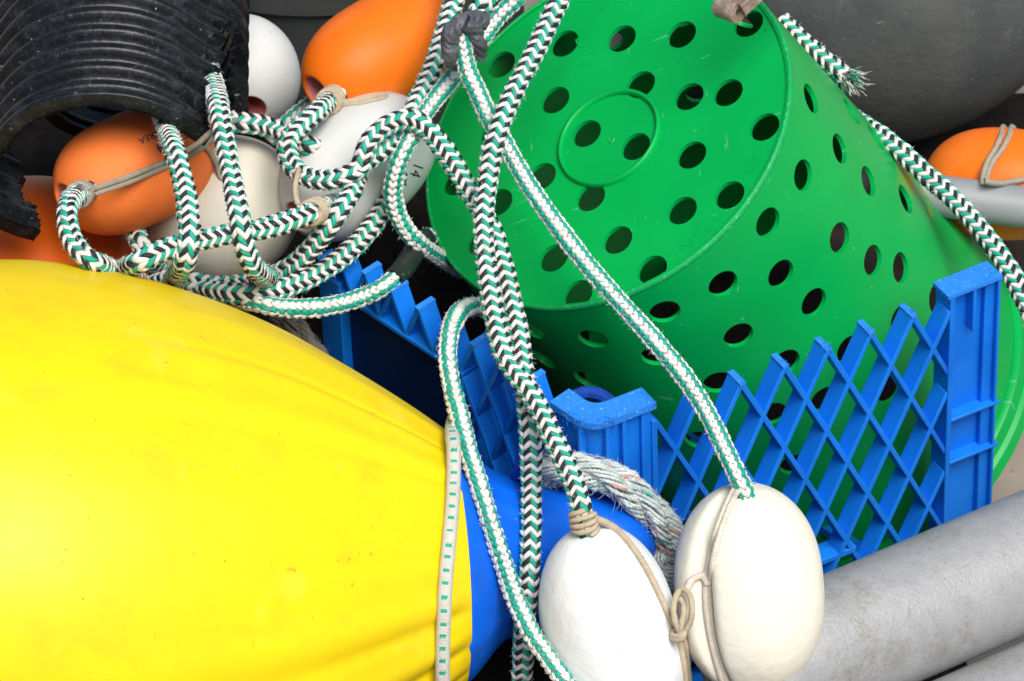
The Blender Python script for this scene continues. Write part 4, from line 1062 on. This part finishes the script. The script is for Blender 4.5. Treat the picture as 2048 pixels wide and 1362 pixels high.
# ------------------------------------------------------------------ bronze fitting at the top edge
ft = thing('bronze_fitting', P(1490, 20, -190), 'weathered bronze fitting with a round bore, above the bucket base', 'fitting')
c = P(1477, 25, -175); a_ = unit([.62, -.30, .62]); mb = MB()
v, f = lathe(c, a_, [(0, 3.4), (0, 9.2), (-1, 9.8), (-21, 10.4), (-22, 9.6), (-22, 3.4), (-10, 3.2), (0, 3.4)], 40); mb.add(v, f); link_mesh('barrel', mb, ['bronze'], ft, sharp=35); solid(mb)
mb = MB(); s0 = c - a_ * 1 + np.array([3, 2, 0]); ex = unit([.72, .62, -.12]); ey = unit(np.cross(a_, ex)); ez = unit(np.cross(ex, ey))
v = []
for (x, hw) in ((0, 8), (25, 7), (60, 8), (95, 9)):
    for (yy, zz_) in ((-hw, -4), (hw, -4), (hw, 3), (-hw, 3)): v.append(s0 + ex * x + ey * yy * .8 + ez * zz_ + np.array([0, 0, -.0035 * x * x * .5]))
f = [tuple(q) for q in grid_faces(4, 4, closed_v=True).tolist()] + [(0, 3, 2, 1), (12, 13, 14, 15)]
mb.add(v, f); link_mesh('strap', mb, ['bronze'], ft, sharp=35, bevel=1.2)
mb = MB(); s1 = s0 + np.array([-12, 11, -12]); v = []
for (x, hw) in ((0, 7), (40, 6), (90, 7)):
    for (yy, zz_) in ((-hw, -3), (hw, -3), (hw, 3), (-hw, 3)): v.append(s1 + ex * x + ey * yy * .8 + ez * zz_)
f = [tuple(q) for q in grid_faces(3, 4, closed_v=True).tolist()] + [(0, 3, 2, 1), (8, 9, 10, 11)]
mb.add(v, f); link_mesh('strap', mb, ['bronze'], ft, sharp=35, bevel=1.2)

# ------------------------------------------------------------------ added dark filler under the gear, keeps light out of gaps and bucket
from mathutils import noise
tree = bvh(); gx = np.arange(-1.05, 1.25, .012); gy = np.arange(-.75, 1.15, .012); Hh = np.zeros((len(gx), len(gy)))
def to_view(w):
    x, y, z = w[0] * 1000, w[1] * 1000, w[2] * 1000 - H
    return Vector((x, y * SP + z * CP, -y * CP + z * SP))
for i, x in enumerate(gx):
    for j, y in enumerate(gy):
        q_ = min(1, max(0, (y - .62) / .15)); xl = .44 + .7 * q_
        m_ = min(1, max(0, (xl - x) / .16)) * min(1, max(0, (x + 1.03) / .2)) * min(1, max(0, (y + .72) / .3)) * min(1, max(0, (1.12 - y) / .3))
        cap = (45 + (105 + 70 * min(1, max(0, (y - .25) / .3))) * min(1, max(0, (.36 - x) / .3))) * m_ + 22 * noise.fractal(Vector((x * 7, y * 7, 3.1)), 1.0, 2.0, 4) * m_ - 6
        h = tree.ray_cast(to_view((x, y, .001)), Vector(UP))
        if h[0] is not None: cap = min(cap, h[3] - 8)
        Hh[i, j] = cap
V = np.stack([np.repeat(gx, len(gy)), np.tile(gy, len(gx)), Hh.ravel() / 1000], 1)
me = bpy.data.meshes.new('shade_filler'); me.from_pydata(V.tolist(), [], grid_faces(len(gx), len(gy)).tolist()); me.materials.append(M['shade_filler']); me.update()
o = bpy.data.objects.new('shade_filler', me); col.objects.link(o); tag(o, 'dark brown filler added beneath the gear to keep the gaps unlit', None, kind='stuff')

# ------------------------------------------------------------------ normals outwards on closed parts
for o in list(bpy.data.objects):
    if o.type == 'MESH' and o.name.split('.')[0] in ('base', 'side_wall', 'lattice_wall', 'end_post', 'corner_panel', 'corrugated_pipe', 'sawn_rim', 'post_top', 'floor_grid', 'solid_panel', 'rim', 'sawn_rib_end'):
        bm = bmesh.new(); bm.from_mesh(o.data); bmesh.ops.recalc_face_normals(bm, faces=bm.faces); bm.to_mesh(o.data); bm.free()

# ------------------------------------------------------------------ light, sky, camera
SUN_ELEV, SUN_AZ = 60, 152     # degrees; high, from behind the viewer
w = bpy.data.worlds.new('World'); scene.world = w; w.use_nodes = True
nt = w.node_tree; bg = nt.nodes['Background']; sky = nt.nodes.new('ShaderNodeTexSky'); sky.sky_type = 'NISHITA'; sky.sun_disc = False
sky.sun_elevation = math.radians(SUN_ELEV); sky.sun_rotation = math.radians(SUN_AZ); sky.air_density = 1.0; sky.dust_density = 3.0; sky.ozone_density = 1.0
nt.links.new(sky.outputs['Color'], bg.inputs['Color']); bg.inputs['Strength'].default_value = .062
sl = bpy.data.lights.new('sun', 'SUN'); sl.energy = 2.3; sl.angle = math.radians(35); sl.color = (1, .965, .91)
so_ = bpy.data.objects.new('sun', sl); col.objects.link(so_)
az = math.radians(SUN_AZ); el = math.radians(SUN_ELEV)
sd = Vector((math.sin(az) * math.cos(el), math.cos(az) * math.cos(el), math.sin(el)))   # towards the sun (rotation 0 = +Y)
so_.rotation_euler = sd.to_track_quat('Z', 'Y').to_euler(); so_.location = (0, 0, 4)

cam = bpy.data.cameras.new('camera'); co = bpy.data.objects.new('camera', cam); col.objects.link(co)
cam.sensor_width = 36; cam.lens = 36 * D / (2048 * MMPX); cam.clip_end = 200; cam.clip_start = .05
co.location = to_world([0, 0, D])[0]; co.rotation_euler = (math.pi / 2 - PITCH, 0, 0)
cam.dof.use_dof = True; cam.dof.focus_distance = (D + 90) / 1000; cam.dof.aperture_fstop = 18
scene.camera = co
scene.view_settings.view_transform = 'Standard'; scene.view_settings.look = 'None'; scene.view_settings.gamma = 1; scene.view_settings.use_curve_mapping = False
scene.view_settings.exposure = .78
scene.render.engine = 'CYCLES'
try: scene.cycles.use_denoising = True
except Exception: pass
